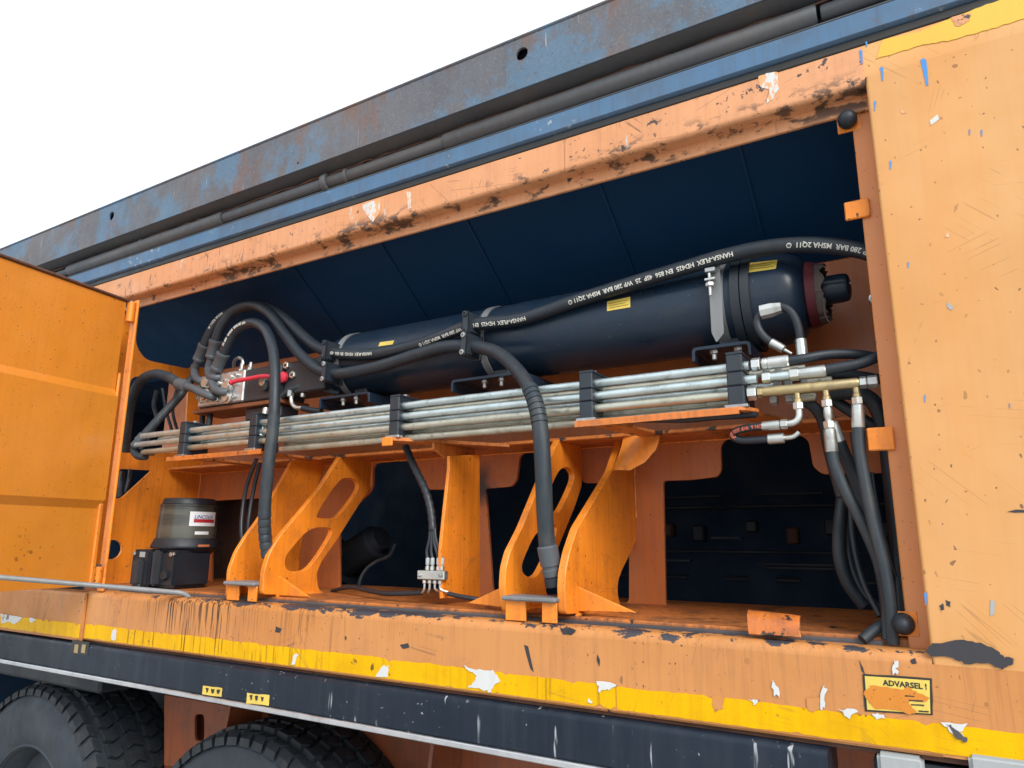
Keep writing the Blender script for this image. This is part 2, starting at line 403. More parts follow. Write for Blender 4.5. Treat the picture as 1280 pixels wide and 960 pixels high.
paint('orange_shelf', (.58, .16, .028), (.60, .185, .03), .45, .8, chips=1.7, chipcol=(.035, .024, .022), wear=1.0, grime=.55, grimecol=(.18, .06, .025), seed=11)
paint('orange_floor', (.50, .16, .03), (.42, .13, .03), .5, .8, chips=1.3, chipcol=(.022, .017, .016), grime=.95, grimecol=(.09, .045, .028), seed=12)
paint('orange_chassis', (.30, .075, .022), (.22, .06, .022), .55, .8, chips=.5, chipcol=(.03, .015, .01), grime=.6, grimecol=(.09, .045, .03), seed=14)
paint('rust_panel', (.12, .045, .022), (.05, .022, .014), .7, .9, chips=.9, chipcol=(.012, .010, .010), grime=.5, grimecol=(.02, .012, .01), seed=15)

def tape_extra(n, col, v):
    d = n.voro(260); col = n.mix(n.mul(n.ramp(d, .25, .6), .22), col, (.55, .33, .005))
    w = n.noise(1, 3, .5, n.vec((30, 30, 120))); col = n.mix(n.mul(n.ramp(w, .5, .75), .35), col, (.55, .30, .01))
    s1 = n.ramp(n.noise(1.0, 4, .6, n.vec((85, 85, 3.0), (0, 0, 3))), .55, .61); x, y, z = n.xyz()
    zone = n.mul(n.ramp(x, -2.50, -2.25), n.ramp(x, -1.25, -1.95))
    return n.mix(n.mul(s1, zone, .8), col, (.05, .025, .01))
paint('tape_yellow', (0.76, 0.43, 0.0008), (0.74, 0.39, 0.001), .32, .8, chips=1.0, chipcol=(.10, .05, .02), specks=.6, speck_scale=40, streak=.5, streakcol=(.16, .08, .01), scratch=.4, grime=.4, grimecol=(.42, .20, .004), extra=tape_extra, seed=2, spec=.12)
paint('tape_pale', (0.68, 0.44, 0.05), (0.66, 0.39, 0.042), .4, .8, chips=.55, chipcol=(.2, .12, .05), grime=.15, grimecol=(.5, .3, .06), seed=2.6)
paint('flake_white', (0.6, 0.62, 0.62), (0.5, 0.54, 0.54), .5, .6, chips=1.4, chipcol=(.2, .15, .12), grime=.25, grimecol=(.4, .36, .32))
paint('scuff_white', (0.58, 0.61, 0.6), (0.48, 0.5, 0.5), .5, .6, chips=.5, chipcol=(.2, .15, .12), grime=.3, grimecol=(.4, .36, .32), extra=lambda n, c, v: n.mix(n.ramp(n.noise(1, 6, .7, n.vec((60, 60, 22))), .47, .53), c, (.70, .33, .14)))
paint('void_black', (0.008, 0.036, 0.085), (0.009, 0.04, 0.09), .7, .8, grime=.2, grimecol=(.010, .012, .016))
paint('sealant', (.022, .022, .028), (.035, .034, .042), .55, .9, grime=.2, grimecol=(.06, .055, .06))
paint('bare_steel_edge', (.045, .045, .055), (.10, .09, .09), .45, .8, chips=.6, chipcol=(.5, .3, .16), grime=.3, grimecol=(.03, .025, .025))
paint('blue_mark', (.05, .22, .55), (.06, .27, .6), .4, .5, grime=.05)

def bar_extra(n, col, v):
    s = n.mul(n.ramp(n.noise(1, 2, .5, n.vec((60, 60, 7), (3, 1, 0), (0, .12, 0))), .66, .70), n.ramp(n.noise(6, 3, .5, n.vec((1, 1, 1), (8, 0, 0))), .52, .60))
    col = n.mix(n.mul(s, .75), col, (.42, .45, .48))
    d = n.ramp(n.noise(1, 4, .6, n.vec((26, 26, 2.0))), .45, .75); col = n.mix(n.mul(d, .35), col, (.030, .040, .054))
    t = n.mul(n.ramp(n.noise(95, 3, .5), .69, .73), n.ramp(n.noise(4, 2), .45, .6)); return n.mix(n.mul(t, .7), col, (.40, .42, .44))
paint('black_bar', (0.005, 0.012, 0.024), (0.009, 0.017, 0.031), .38, .8, grime=.25, grimecol=(.022, .030, .042), extra=bar_extra, spec=.3)
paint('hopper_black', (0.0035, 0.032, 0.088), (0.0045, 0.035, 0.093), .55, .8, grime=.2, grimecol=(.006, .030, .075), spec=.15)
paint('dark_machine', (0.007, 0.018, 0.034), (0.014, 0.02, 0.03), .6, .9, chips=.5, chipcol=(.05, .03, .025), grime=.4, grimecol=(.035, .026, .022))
def acc_extra(n, col, v):
    d = n.ramp(n.noise(6, 8, .7, n.vec((1.0, 3, 3))), .50, .72); col = n.mix(n.mul(d, .45), col, (.030, .036, .042))
    s_ = n.mul(n.ramp(n.noise(1, 3, .5, n.vec((40, 5, 5))), .62, .68), n.ramp(n.noise(4, 2), .45, .6)); col = n.mix(n.mul(s_, .4), col, (.004, .006, .010))
    t = n.ramp(n.noise(160, 2, .5), .72, .76); return n.mix(n.mul(t, .5), col, (.14, .16, .17))
paint('acc_black', (0.008, 0.02, 0.04), (0.01, 0.025, 0.048), .34, .7, specks=.25, speck_scale=110, chipcol=(.09, .09, .09), grime=.25, grimecol=(.022, .023, .026), extra=acc_extra, spec=.36)
paint('clamp_black', (0.011, 0.018, 0.028), (0.018, 0.027, 0.038), .5, .8, chips=.35, chipcol=(.15, .13, .12), grime=.25, grimecol=(.04, .04, .042))
paint('steel_grey', (.16, .17, .18), (.24, .25, .26), .45, .8, chips=.4, chipcol=(.06, .05, .045), grime=.3, grimecol=(.07, .06, .055))

def rim_extra(n, col, v):
    a = n.noise(3.6, 12, .72, n.vec((1, 1, .8), (2, 0, 5))); b = n.ramp(a, .47, .56)
    col = n.mix(n.mul(b, .85), col, (.075, .150, .235))
    r = n.ramp(n.noise(3.0, 12, .72, n.vec((1.5, 1, .6), (12, 0, 0))), .53, .62); col = n.mix(n.mul(r, .75), col, (.15, .080, .058))
    g = n.ramp(n.noise(150, 6, .75), .50, .70); col = n.mix(n.mul(g, .55), col, (.20, .21, .21))
    g2 = n.ramp(n.noise(70, 8, .75, n.vec((1, 1, 1), (3, 3, 3))), .55, .68); col = n.mix(n.mul(g2, .5), col, (.045, .035, .034))
    s = n.mul(n.ramp(n.noise(1, 2, .5, n.vec((130, 130, 9))), .69, .72), n.ramp(n.noise(6, 2), .52, .6)); return n.mix(n.mul(s, .7), col, (.42, .42, .40))
paint('rim_rusty_blue', (0.115, 0.11, 0.118), (0.085, 0.1, 0.128), .62, .8, chips=.55, chipcol=(.14, .075, .055), grime=.3, grimecol=(.06, .05, .048), extra=rim_extra)
def angle_extra(n, col, v):
    b = n.ramp(n.noise(2.6, 7, .66, n.vec((1, 1, 1), (7, 1, 2))), .48, .66); col = n.mix(n.mul(b, .65), col, (.065, .085, .12))
    g = n.mul(n.ramp(n.noise(45, 3, .6), .60, .68), n.ramp(n.noise(3.4, 2), .5, .6)); col = n.mix(n.mul(g, .6), col, (.42, .45, .46))
    return col
paint('angle_blue', (0.055, 0.135, 0.25), (0.075, 0.16, 0.27), .5, .8, chips=.45, chipcol=(.06, .05, .05), streak=.3, streakcol=(.05, .05, .055), scratch=.4, grime=.3, grimecol=(.07, .065, .07), extra=angle_extra)
paint('tube_rusty', (0.06, 0.07, 0.082), (0.095, 0.088, 0.085), .55, .8, chips=.6, chipcol=(.12, .07, .05), grime=.35, grimecol=(.05, .042, .04), seed=4)
paint('rubber', (0.01, 0.017, 0.026), (0.015, 0.023, 0.034), .50, .8, specks=.18, speck_scale=120, chipcol=(.12, .12, .115), grime=.3, grimecol=(.038, .037, .036))
paint('rubber_dusty', (0.013, 0.025, 0.036), (0.02, 0.032, 0.043), .6, .8, chips=.3, chipcol=(.09, .085, .08), grime=.5, grimecol=(.075, .068, .060), seed=6)
paint('tyre_rubber', (0.01, 0.015, 0.021), (0.017, 0.023, 0.031), .62, .8, grime=.5, grimecol=(.036, .040, .044))
paint('tyre_side', (0.017, 0.025, 0.036), (0.038, 0.05, 0.065), .65, .9, chips=.6, chipcol=(.014, .017, .02), grime=.6, grimecol=(.012, .015, .018))
paint('ferrule_grey', (0.068, 0.08, 0.094), (0.1, 0.112, 0.125), .45, .7, chips=.35, chipcol=(.07, .07, .07), grime=.25, grimecol=(.07, .07, .07))
def metal(name, a, b, rough=.32, grime=.35, gc=(.10, .08, .06)):
    n = NT(name, rough, .85); col = n.mix(n.ramp(n.noise(14, 5, .6), .4, .65), a, b)
    col = n.mix(n.mul(n.ramp(n.noise(38, 6, .7), .52, .72), grime), col, gc); n.set('Base Color', col)
    n.set('Roughness', n.ramp(n.noise(25, 4), .3, .7, rough-.06, rough+.18)); n.bump(n.noise(120, 3), .12, .001)
metal('zinc', (.58, .67, .68), (.47, .55, .55), .36, .50)
metal('zinc_dirty', (.52, .52, .44), (.44, .43, .34), .42, .55)
metal('fitting', (.62, .64, .62), (.50, .52, .50), .30, .35)
metal('brass_zinc', (.50, .39, .20), (.42, .34, .19), .38, .45)
metal('aluminium', (.62, .64, .66), (.55, .57, .60), .38, .25)
metal('steel_bolt', (.45, .46, .46), (.35, .35, .35), .35, .5)
def plain(name, c, rough=.5, g=.15):
    paint(name, c, tuple(q*.85 for q in c), rough, .6, grime=g, grimecol=tuple(q*.45 for q in c))
plain('hose_print', (.62, .62, .56), .6); plain('red_paint', (.62, .03, .06), .35); plain('dark_red', (.10, .010, .018), .6, .5); plain('label_yellow', (.72, .54, .10), .5, .3)
plain('label_white', (.72, .74, .76), .4); plain('label_blue', (.02, .06, .28), .4); plain('label_red', (.42, .02, .03), .4); plain('print_black', (.02, .02, .02), .5)
plain('red_print', (.45, .10, .05), .5); plain('frayed_tape', (.11, .085, .075), .8, .5); plain('olive_label', (.24, .19, .03), .6); plain('orange_label', (.55, .16, .06), .5)
plain('pump_black', (.010, .014, .021), .45); plain('block_dark', (.030, .033, .040), .5, .4); plain('grey_soft', (.34, .37, .38), .5); plain('under_orange', (.24, .085, .035), .6, .4)
n = NT('reservoir', .22); n.set('Base Color', n.mix(n.ramp(n.noise(3, 4, .6, n.vec((1, 1, 9))), .35, .65), (.030, .033, .030), (.075, .075, .060)))
n.set('Specular IOR Level', .6)
n = NT('ground_mat', .85); c = n.mix(n.ramp(n.noise(1.2, 6, .6), .35, .7), (.34, .33, .31), (.44, .42, .40)); c = n.mix(n.mul(n.ramp(n.noise(90, 3), .5, .7), .5), c, (.12, .11, .10))
n.set('Base Color', c); n.bump(n.noise(110, 4), .5, .01)
# ------------------------------------------------------------------ ground (below the frame, gives the bounce light)
g = mk('ground', ([V((-150, -150, .05)), V((150, -150, .05)), V((150, 150, .05)), V((-150, 150, .05))], [(0, 1, 2, 3)]), 'ground_mat'); g['kind'] = 'structure'

# ------------------------------------------------------------------ machine body
body = thing('machine_body', 'orange steel machine body with an open service compartment and yellow reflective stripe', 'machine', (-1.2, 0, 1.25))
XR = -.046; XL = -2.52; ZT = 2.587; ZB = 1.255; YB = .46; ZF = 1.43
FR = 1.3; FL = -4.2
def gx(a, b, st): 
    n = max(1, int((b-a)/st)); return [a+(b-a)*i/n for i in range(n+1)]
# upper rail: rounded fold, underside, recessed lip
prof = [(.07, ZT+.002), (.006, ZT+.002), (0, ZT-.004), (0, 2.512)] + arc(.011, 2.508, .011, 180, 270, 5) + [(.042, 2.4975)] + [(.042, 2.4685), (.0435, 2.467), (.050, 2.467), (.050, 2.495)]
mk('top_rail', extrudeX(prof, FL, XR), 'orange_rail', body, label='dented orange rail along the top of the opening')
# side panel: right of the opening, from stripe to the rim
pp = [(FR, 0), (XR+.006, 0)] + arc(XR+.006, .006, .006, 270, 180, 4)[1:] + [(XR, .0505)]
pnl = join(extrudeZ(pp, 1.398, 2.513),
           ([V((FR, 0, 2.513)), V((XR, 0, 2.513)), V((XR, 0, ZT-.004)), V((FR, 0, ZT-.004)), V((XR, .006, ZT+.002)), V((FR, .006, ZT+.002))], [(0, 1, 2, 3), (3, 2, 4, 5)]))
side = mk('side_panel', pnl, 'orange_panel', body, sharp=50, label='large pale orange side panel with scratches and dark specks')
mk('frame_lip', extrudeZ([(XR+.0005, .0515), (-.079, .0515), (-.081, .0535), (-.081, .060), (-.06, .062)], 1.398, 2.4965), 'orange_lip', body)
# sill: face, rounded top fold, ledge and floor
sp = [(.06, ZB-.002), (.004, ZB-.002), (0, ZB+.003), (0, 1.396)] + arc(.02, 1.396, .02, 180, 90, 6) + [(.05, 1.416)]
sill = mk('sill', join(extrudeX(sp, -2.615, XR), ([V((XR, .0, 1.398)), V((FR, 0, 1.398)), V((FR, 0, ZB)), V((XR, 0, ZB))], [(0, 1, 2, 3)]), ([V((XR, 0, 1.398)), V((XR, .05, 1.398)), V((-.10, .05, 1.415)), V((-.10, .0, 1.398))], [(0, 1, 2, 3)])), 'orange_sill', body, label='orange sill with dark drip streaks and worn upper edge')
lp = [(y-.012, z) for y, z in [(.0115, ZB-.004), (.004, ZB-.004), (0, ZB+.003), (0, 1.40)] + arc(.0105, 1.4005, .0105, 180, 100, 5)]
lv = extrudeX(lp, FL, -2.600); kk = len(lp); lv = (lv[0], lv[1]+[tuple(range(kk, 2*kk))])
mk('sill', lv, 'orange_sill', body, label='pale end piece of the sill at the far left below the door')
mk('sill_back', box(FL, -2.6165, .0005, .06, ZB, 1.4105, .002), 'orange_sill', body)
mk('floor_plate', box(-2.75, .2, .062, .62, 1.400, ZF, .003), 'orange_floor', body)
mk('seal_strip', join(box(-2.50, -.12, .0505, .0615, 1.405, 1.4235, .003)), 'bare_steel_edge', body, label='dark worn seal strip along the sill')
# hinge post at the left of the opening
mk('hinge_post', box(-2.556, XL, .001, .011, 1.4165, 2.4745, .003), 'orange_inner', body)
# tabs on the right-hand frame and the bent tab on the sill
for a, b, c, d in ((1057, 1086, 247, 276), (1086, 1116, 533, 564)):
    p = at(a, d, .046); q = at(b, c, .046); mk('latch_tab', box(p.x, q.x, .044, .0515, p.z, q.z, .002), 'orange_inner', body)
tb = []
for px, py, Y in ((936, 792, .012), (1001, 796, .012)): tb.append(at(px, py, Y))
ta = [at(935, 762, .05), at(1000, 769, .05)]
n_ = 8; vs = []
for k in range(n_+1):
    t = k/n_; w = math.sin(t*PI/2)
    for a, b in ((tb[0], ta[0]), (tb[1], ta[1])): vs.append(V((a.x+(b.x-a.x)*t, a.y+(b.y-a.y)*(1-math.cos(t*PI/2)), a.z+(b.z-a.z)*w)))
off = V((0, .006, -.003)); N = len(vs)
fs = [(2*i, 2*i+1, 2*i+3, 2*i+2) for i in range(n_)]
vs2 = vs+[v+off for v in vs]; fs2 = fs+[tuple(i+N for i in f) for f in fs]+[(2*i, 2*i+2, 2*i+2+N, 2*i+N) for i in range(n_)]+[(2*i+1, 2*i+3, 2*i+3+N, 2*i+1+N) for i in range(n_)]+[(2*n_, 2*n_+1, 2*n_+1+N, 2*n_+N), (0, 1, 1+N, N)]
mk('bent_tab', (vs2, fs2), 'orange_shelf', body, label='bent orange tab standing up on the sill')

# back plate with cut-outs
XE = at(247, 640, YB).x
hA = rnd(ly([(264, 626), (344, 622), (344, 737), (264, 735)], YB), .02)
hB = rnd(ly([(466, 579), (517, 574), (519, 590), (523, 606), (532, 612), (557, 612), (555, 742), (424, 742), (424, 650), (466, 612)], YB), [.03, .02, .01, .015, .02, .01, .02, .02, .03, .03])
hC = rnd(ly([(650, 567), (690, 562), (726, 560), (727, 604), (762, 604), (786, 625), (786, 755), (616, 742), (607, 611), (640, 608), (646, 600)], YB), [.02, 0, .01, .02, .01, .02, .02, .02, .01, .02, .01])
hD = rnd(ly([(829, 601), (862, 600), (897, 596), (902, 588), (901, 557), (908, 548), (1002, 544), (1011, 552), (1016, 583), (1028, 593), (1112, 591), (1200, 590), (1216, 792), (832, 762)], YB), [.01, 0, .01, .01, .01, .02, .02, .01, .01, .01, 0, .01, .01, .02])
hU = rnd(ly([(330, 470), (420, 452), (420, 490), (330, 505)], YB), .02)
zbt = 2.36
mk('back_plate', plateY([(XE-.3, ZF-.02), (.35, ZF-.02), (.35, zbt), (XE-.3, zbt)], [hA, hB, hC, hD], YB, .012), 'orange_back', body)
# left end wall with cut-outs
XW = XE
ew = [(-.02, 1.43), (YB, 1.43), (YB, 2.47), (-.02, 2.47)]
def lw(pts): return lx(pts, XW, .45)
e1 = rnd(lw([(170, 372), (243, 352), (241, 458), (236, 461), (182, 450), (170, 432)]), [.0, .0, .01, .01, .03, .03])
e2 = rnd(lw([(164, 470), (236, 476), (231, 566), (150, 566)]), [.03, .03, .02, .02])
e3 = rnd(lw([(150, 586), (190, 588), (153, 622), (140, 624)]), .012)
e4 = rnd(lw([(132, 672), (143, 674), (145, 690), (139, 700), (128, 700)]), .02)
e1 = [(max(y, .03), min(z, 2.465)) for y, z in e1]; e2 = [(max(y, .03), z) for y, z in e2]; e3 = [(max(y, .02), z) for y, z in e3]; e4 = [(max(y, -.01), z) for y, z in e4]
low = [p for p in e1 if p[1] < 2.45]
low.sort(key=lambda p: p[0])
ewo = [(-.02, 1.43), (YB, 1.43), (YB, low[-1][1])] + low[::-1] + [(low[0][0], 2.47), (-.02, 2.47)]
hc = atx(136, 687, XW); e5 = [(max(hc.y+.014+.036*math.cos(2*PI*k/20), -.012), hc.z+.036*math.sin(2*PI*k/20)) for k in range(20)]
mk('end_wall', plateX(ewo, [e2, e3, e5], XW, .010), 'orange_inner', body)

# shelf that carries the pipes: flange plus web
zs = at(755, 543, .30).z
mk('pipe_shelf', box(XE+.01, .1, .30, YB-.002, zs-.010, zs, .002), 'orange_shelf', body)
pw = at(820, 560, YB)
# support pieces under the clamps
def arm(name, pts, th=.008, mat='orange_shelf', zoff=0):
    """flat plate lying level: pts (x, y) at height z"""
    z = pts[0][2]; return mk(name, plate2([(p[0], p[1]) for p in pts], [], lambda u, v: V((u, v, z)), (0, 0, 1), th, .0015), mat, body)
zc = at(830, 518, .045).z                       # clamp seat height
a0 = at(722, 522, .045).x; a1 = at(926, 512, .045).x
def support(x0, x1, arms):
    q = mk('pipe_support', join(extrudeX([(.028, zc-.015), (.028, zc-.002), (.030, zc), (.075, zc), (.075, zc-.006), (.034, zc-.006), (.034, zc-.015), (.028, zc-.015)], x0, x1)), 'orange_shelf', body)
    for xa, xb, w in arms: mk('support_arm', plate2([(xa, .0755), (xa+w, .0755), (xb+w, .30), (xb, .30)], [], lambda u, v: V((u, v, zc-.008)), (0, 0, 1), .008, .001), 'orange_shelf', q)
support(a0, a1, ((a0+.02, a0+.06, .06), (a1-.05, a1+.02, .06)))
mk('support_end', plate2([(a1, .028), (a1+.012, .034), (a1+.03, .075), (a1, .075)], [], lambda u, v: V((u, v, zc-.008)), (0, 0, 1), .008, .001), 'orange_shelf', body)
b0 = at(480, 548, .03).x
mk('pipe_support', plate2([(b0, .028), (b0+.035, .028), (b0+.06, .06), (b0+.24, .30), (b0+.10, .30), (b0, .06)], [], lambda u, v: V((u, v, zc-.010)), (0, 0, 1), .010, .001), 'orange_shelf', body)
mk('support_end', box(b0-.001, b0+.036, .0215, .0275, zc-.024, zc, .002), 'orange_inner', body)
c0 = at(212, 572, .04).x; c1 = at(330, 568, .04).x
support(c0, c1, ((c0+.05, c0+.06, .06), (c1-.12, c1-.08, .06)))
# vertical webs under the two short supports, welded to the back plate
mk('support_web', plateX([(.10, zc-.012), (.30, zc-.012), (.30, zs-.11), (.10, zc-.030)], [], b0+.12, .008), 'orange_shelf', body)

# gussets (plates across the compartment)
XB_, XA_, XD_, XE_ = -1.73, -1.885, -.90, -.745
b_out = [(328.7, 743), (330, 715), (337.5, 690), (350, 670), (377.5, 637.5), (400, 610), (422.5, 575), (425, 571), (466, 571), (466, 610), (457.5, 618), (442, 642), (420, 677), (402, 702), (396, 717), (398, 735), (408, 745)]
b_h1 = [(395, 645), (410, 620), (424, 601), (432, 597), (444, 599), (449, 606), (446, 616), (423, 646), (418, 648), (398, 648)]
b_h2 = [(387, 660), (412, 659), (416, 664), (407, 681), (390, 706), (380, 714), (363, 715), (356, 708), (357, 696), (365, 685)]
mk('gusset', plateX(rnd(lx(b_out, XB_), .012, 4), [chaikin(lx(b_h1, XB_)), chaikin(lx(b_h2, XB_))], XB_, .018), 'orange_inner', body, label='sloping orange gusset with two slots behind the drooping hose')
a_out = [(285, 746), (287, 712), (295, 690), (307.5, 670), (321, 652), (337, 627), (357, 592), (366, 575), (410, 573), (385, 640), (375, 690), (372, 745)]
mk('gusset', plateX(rnd(lx(a_out, XA_), .012, 4), [], XA_, .014), 'orange_inner', body, label='solid curved orange gusset at the left')
d_out = [(635, 765), (631, 735), (632.5, 710), (637.5, 690), (652.5, 660), (670, 617), (692.5, 562), (699, 549), (727, 549), (727.5, 607), (720, 630), (700, 680), (692, 700), (686, 725), (682, 737), (692, 760)]
d_h1 = [(677, 637), (695, 595), (702, 585), (712, 584), (719, 594), (715, 608), (701, 638), (696, 641)]
d_h2 = [(671, 663), (692, 656), (697, 659), (691, 681), (676, 714), (669, 722), (658, 721), (652, 712), (654, 700)]
mk('gusset', plateX(rnd(lx(d_out, XD_), .012, 4), [chaikin(lx(d_h1, XD_)), chaikin(lx(d_h2, XD_))], XD_, .018), 'orange_inner', body, label='slotted orange gusset behind the right-hand drooping hose')
e_out = [(707.5, 768), (706, 735), (707, 715), (712, 690), (722, 660), (740, 630), (764, 590), (777, 552), (840, 545), (840, 660), (797, 675), (789, 690), (779, 710), (773, 725), (772, 740), (775, 755), (782, 764)]
mk('gusset', plateX(rnd(lx(e_out, XE_), .012, 4), [], XE_, .020), 'orange_inner', body, label='broad solid orange gusset with curved front edge')
c_out = [(553, 748), (551, 690), (556, 640), (562, 585), (562, 570), (600, 568), (600, 748)]
mk('post', plateX(lx(c_out, -1.15), [], -1.15, .010), 'orange_inner', body, label='upright orange post plate with soot stain')
# curved lip on top of the broad gusset
L = [at(780, 545, .31), at(776, 560, .30), at(771, 575, .285), at(765, 588, .27)]; R_ = [at(826, 541, .31), at(820, 562, .30), at(806, 578, .285), at(787, 588, .27)]
vs = []; fs = []
for i in range(4):
    for k in range(5): vs.append(L[i].lerp(R_[i], k/4)+V((0, .010*math.sin(k/4*PI)*-1, 0)))
for i in range(3):
    for k in range(4): fs.append((i*5+k, i*5+k+1, i*5+k+6, i*5+k+5))
N = len(vs); vs += [v+V((0, .012, .004)) for v in vs]; fs += [tuple(j+N for j in f) for f in fs]
bl = [0, 1, 2, 3, 4, 9, 14, 19, 18, 17, 16, 15, 10, 5]
fs += [(bl[i], bl[(i+1) % 14], bl[(i+1) % 14]+N, bl[i]+N) for i in range(14)]
mk('gusset_lip', (vs, fs), 'orange_inner', body)
# triangular foot ribs
def rib(pts, Y, th=.008): return mk('foot_rib', plateY(ly(pts, Y), [], Y, th), 'orange_inner', body)
rib([(584, 754), (629, 733), (633, 760)], .085); rib([(717, 731), (795, 766), (717, 764)], .085); rib([(346, 718), (386, 746), (334, 744)], .075)
# hinge brackets at the gusset feet: dark bar on two stub plates
for X0, X1, label in ((XA_+.004, XB_-.020, 'left'), (XD_+.004, XE_-.018, 'right')):
    br = mk('foot_bracket', box(X0, X0+(X1-X0)*.40, .012, .018, 1.418, 1.462, .001), 'orange_inner', body); mk('foot_bracket', box(X0+(X1-X0)*.72, X1, .012, .018, 1.418, 1.462, .001), 'orange_inner', body)
    mk('bracket_bar', box(X0-.004, X1+.004, -.002, .075, 1.4625, 1.4725, .003), 'steel_grey', br)
# leg pieces of the back frame behind the dark openings
mk('rust_recess', box(-3.3, -2.36, .60, .612, 1.38, 1.85, .002), 'rust_panel', body)

# soot patch on the post
def disc_blob(cx, cy, rx, ry, Y, n=18, j=.25):
    return [(cx+rx*(1+random.uniform(-j, j))*math.cos(2*PI*k/n), cy+ry*(1+random.uniform(-j, j))*math.sin(2*PI*k/n)) for k in range(n)]

def weld(pts, r=.0035):
    w = []
    for a, b in zip(pts[:-1], pts[1:]):
        n = max(2, int((b-a).length/.007))
        w += [a.lerp(b, k/n)+V((random.uniform(-.0008, .0008), random.uniform(-.0008, .0008), random.uniform(-.0008, .0008))) for k in range(n)]
    w.append(pts[-1]); return mk('weld_bead', sweep(w, [r*random.uniform(.75, 1.25) for _ in w], 6), 'orange_inner', body)
for X, y_0, y_1 in ((XB_, .07, .24), (XA_, .07, .20), (XD_, .07, .20), (XE_, .07, .32)): weld([V((X+.002, y_0, ZF+.002)), V((X+.002, y_1, ZF+.002))])
weld([V((XE_+.002, YB-.002, 1.66)), V((XE_+.002, YB-.002, zs-.012))]); weld([V((XB_+.002, YB-.002, 1.78)), V((XB_+.002, YB-.002, zs-.012))])
weld([V((XW+.002, YB-.002, 1.44)), V((XW+.002, YB-.002, 2.2))]); weld([V((XW, YB-.002, zs-.012)), V((.05, YB-.002, zs-.012))], .003)
# ---- door, swung open towards the viewer
dh = V((-2.537, -.022, 0)); dd = V((.17, -.985, 0)).normalized(); dn = V((.985, .17, 0))
zA, zBm, zC = 2.462, 2.09, 1.71; W = 1.25
def dpt(z, o, s): return dh + dd*s + dn*o + V((0, 0, z))
z1, z2 = 2.095, 1.725
dprof = [(1.437, -.030), (1.437, 0), (z2-.028, 0), (z2, .016), (z1, .016), (z1+.028, 0), (2.455, 0), (2.462, -.004), (2.462, -.030)]
ss = [.012]+[W*k/6 for k in range(1, 7)]
n1 = len(dprof); vs = [dpt(z, o, s) for s in ss for z, o in dprof]
fs = [(j*n1+i, j*n1+i+1, (j+1)*n1+i+1, (j+1)*n1+i) for j in range(len(ss)-1) for i in range(n1-1)]
N = len(vs); vs += [dpt(z, -.032, s) for s in (ss[0], ss[-1]) for z in (1.437, 2.462)]; fs.append((N, N+1, N+3, N+2))
fs.append(tuple(range(n1))+(N+1, N)); fs.append(tuple((len(ss)-1)*n1+i for i in range(n1))+(N+3, N+2))
door = mk('door', (vs, fs), 'orange_door', body, sharp=12, label='open orange service door with pressed centre section')
# folded hem along the hinge side of the door, and hinges
mk('hem', join(obox(dpt(1.58, .006, .016), dd, dn, V((0, 0, 1)), .016, .012, .27, .003), obox(dpt(1.955, .010, .010), dd, dn, V((0, 0, 1)), .010, .010, .46, .003)), 'orange_inner', door)
mk('hem', obox(dpt(2.463, .002, W/2), dd, dn, V((0, 0, 1)), W, .012, .010, .003), 'rust_panel', door)
for z0, z1_ in ((2.385, 2.462), (1.445, 1.50)):
    hg = mk('hinge', lathe((-2.536, -.012, z0), (0, 0, 1), [(0, .013), (.002, .0145), (z1_-z0-.002, .0145), (z1_-z0, .013)], 16), 'orange_inner', door)
    mk('hinge_pin', lathe((-2.536, -.012, z1_), (0, 0, 1), [(0, .008), (.006, .008), (.008, .006)], 12), 'bare_steel_edge', hg)

# ---- black step bar with aluminium edge
zb0, zb1 = 1.150, 1.243
xb1 = at(1033, 930, -.012).x
bp = [(.10, zb1), (.0, zb1)] + arc(.0, zb1-.012, .012, 90, 180, 5)[1:] + [(-.012, zb0+.004), (-.008, zb0), (.10, zb0)]
bv = extrudeX(bp, FL, xb1); k = len(bp); bv = (bv[0], bv[1]+[tuple(range(k)), tuple(range(k, 2*k))])
bar = mk('step_bar', bv, 'black_bar', body, label='black scuffed bar below the yellow stripe')
mk('edge_strip', join(box(FL, xb1-.01, -.018, .02, zb0-.0135, zb0-.0005, .002)), 'aluminium', bar)
mk('gap_seal', box(FL, FR, .012, .05, zb1+.0005, ZB-.0025, .001), 'rust_panel', body)
nt = [at(90, 800, -.0135), at(109, 820, -.0135)]
nb = mk('notch', join(box(nt[0].x, nt[1].x, -.0132, -.011, nt[1].z, nt[0].z, .0005)), 'print_black', bar)  # flat black plate on the bar; its colour stands for the dark of a hole
for q in ((92, 98), (101, 107)):
    p0 = at(q[0], 816, -.0145); p1 = at(q[1], 806, -.0145); mk('slot_edge', box(p0.x, p1.x, -.0145, -.0133, p0.z, p1.z, .0004), 'brass_zinc', nb)
# yellow stickers on the bar
for a in ([(254, 857), (278, 860), (277, 871), (253, 868)], [(309, 866), (337, 869), (336, 882), (308, 879)]):
    st = mk('sticker', blob(a, -.0125, .0008, .001, 4), 'label_yellow', bar)
    for k in range(3):
        x0 = a[0][0]+3+k*7; y0 = a[0][1]+3; mk('print_mark', blob([(x0, y0+k), (x0+4, y0+k), (x0+3, y0+5+k), (x0+1, y0+6+k)], -.0134, .0006, .002, 2), 'print_black', st)

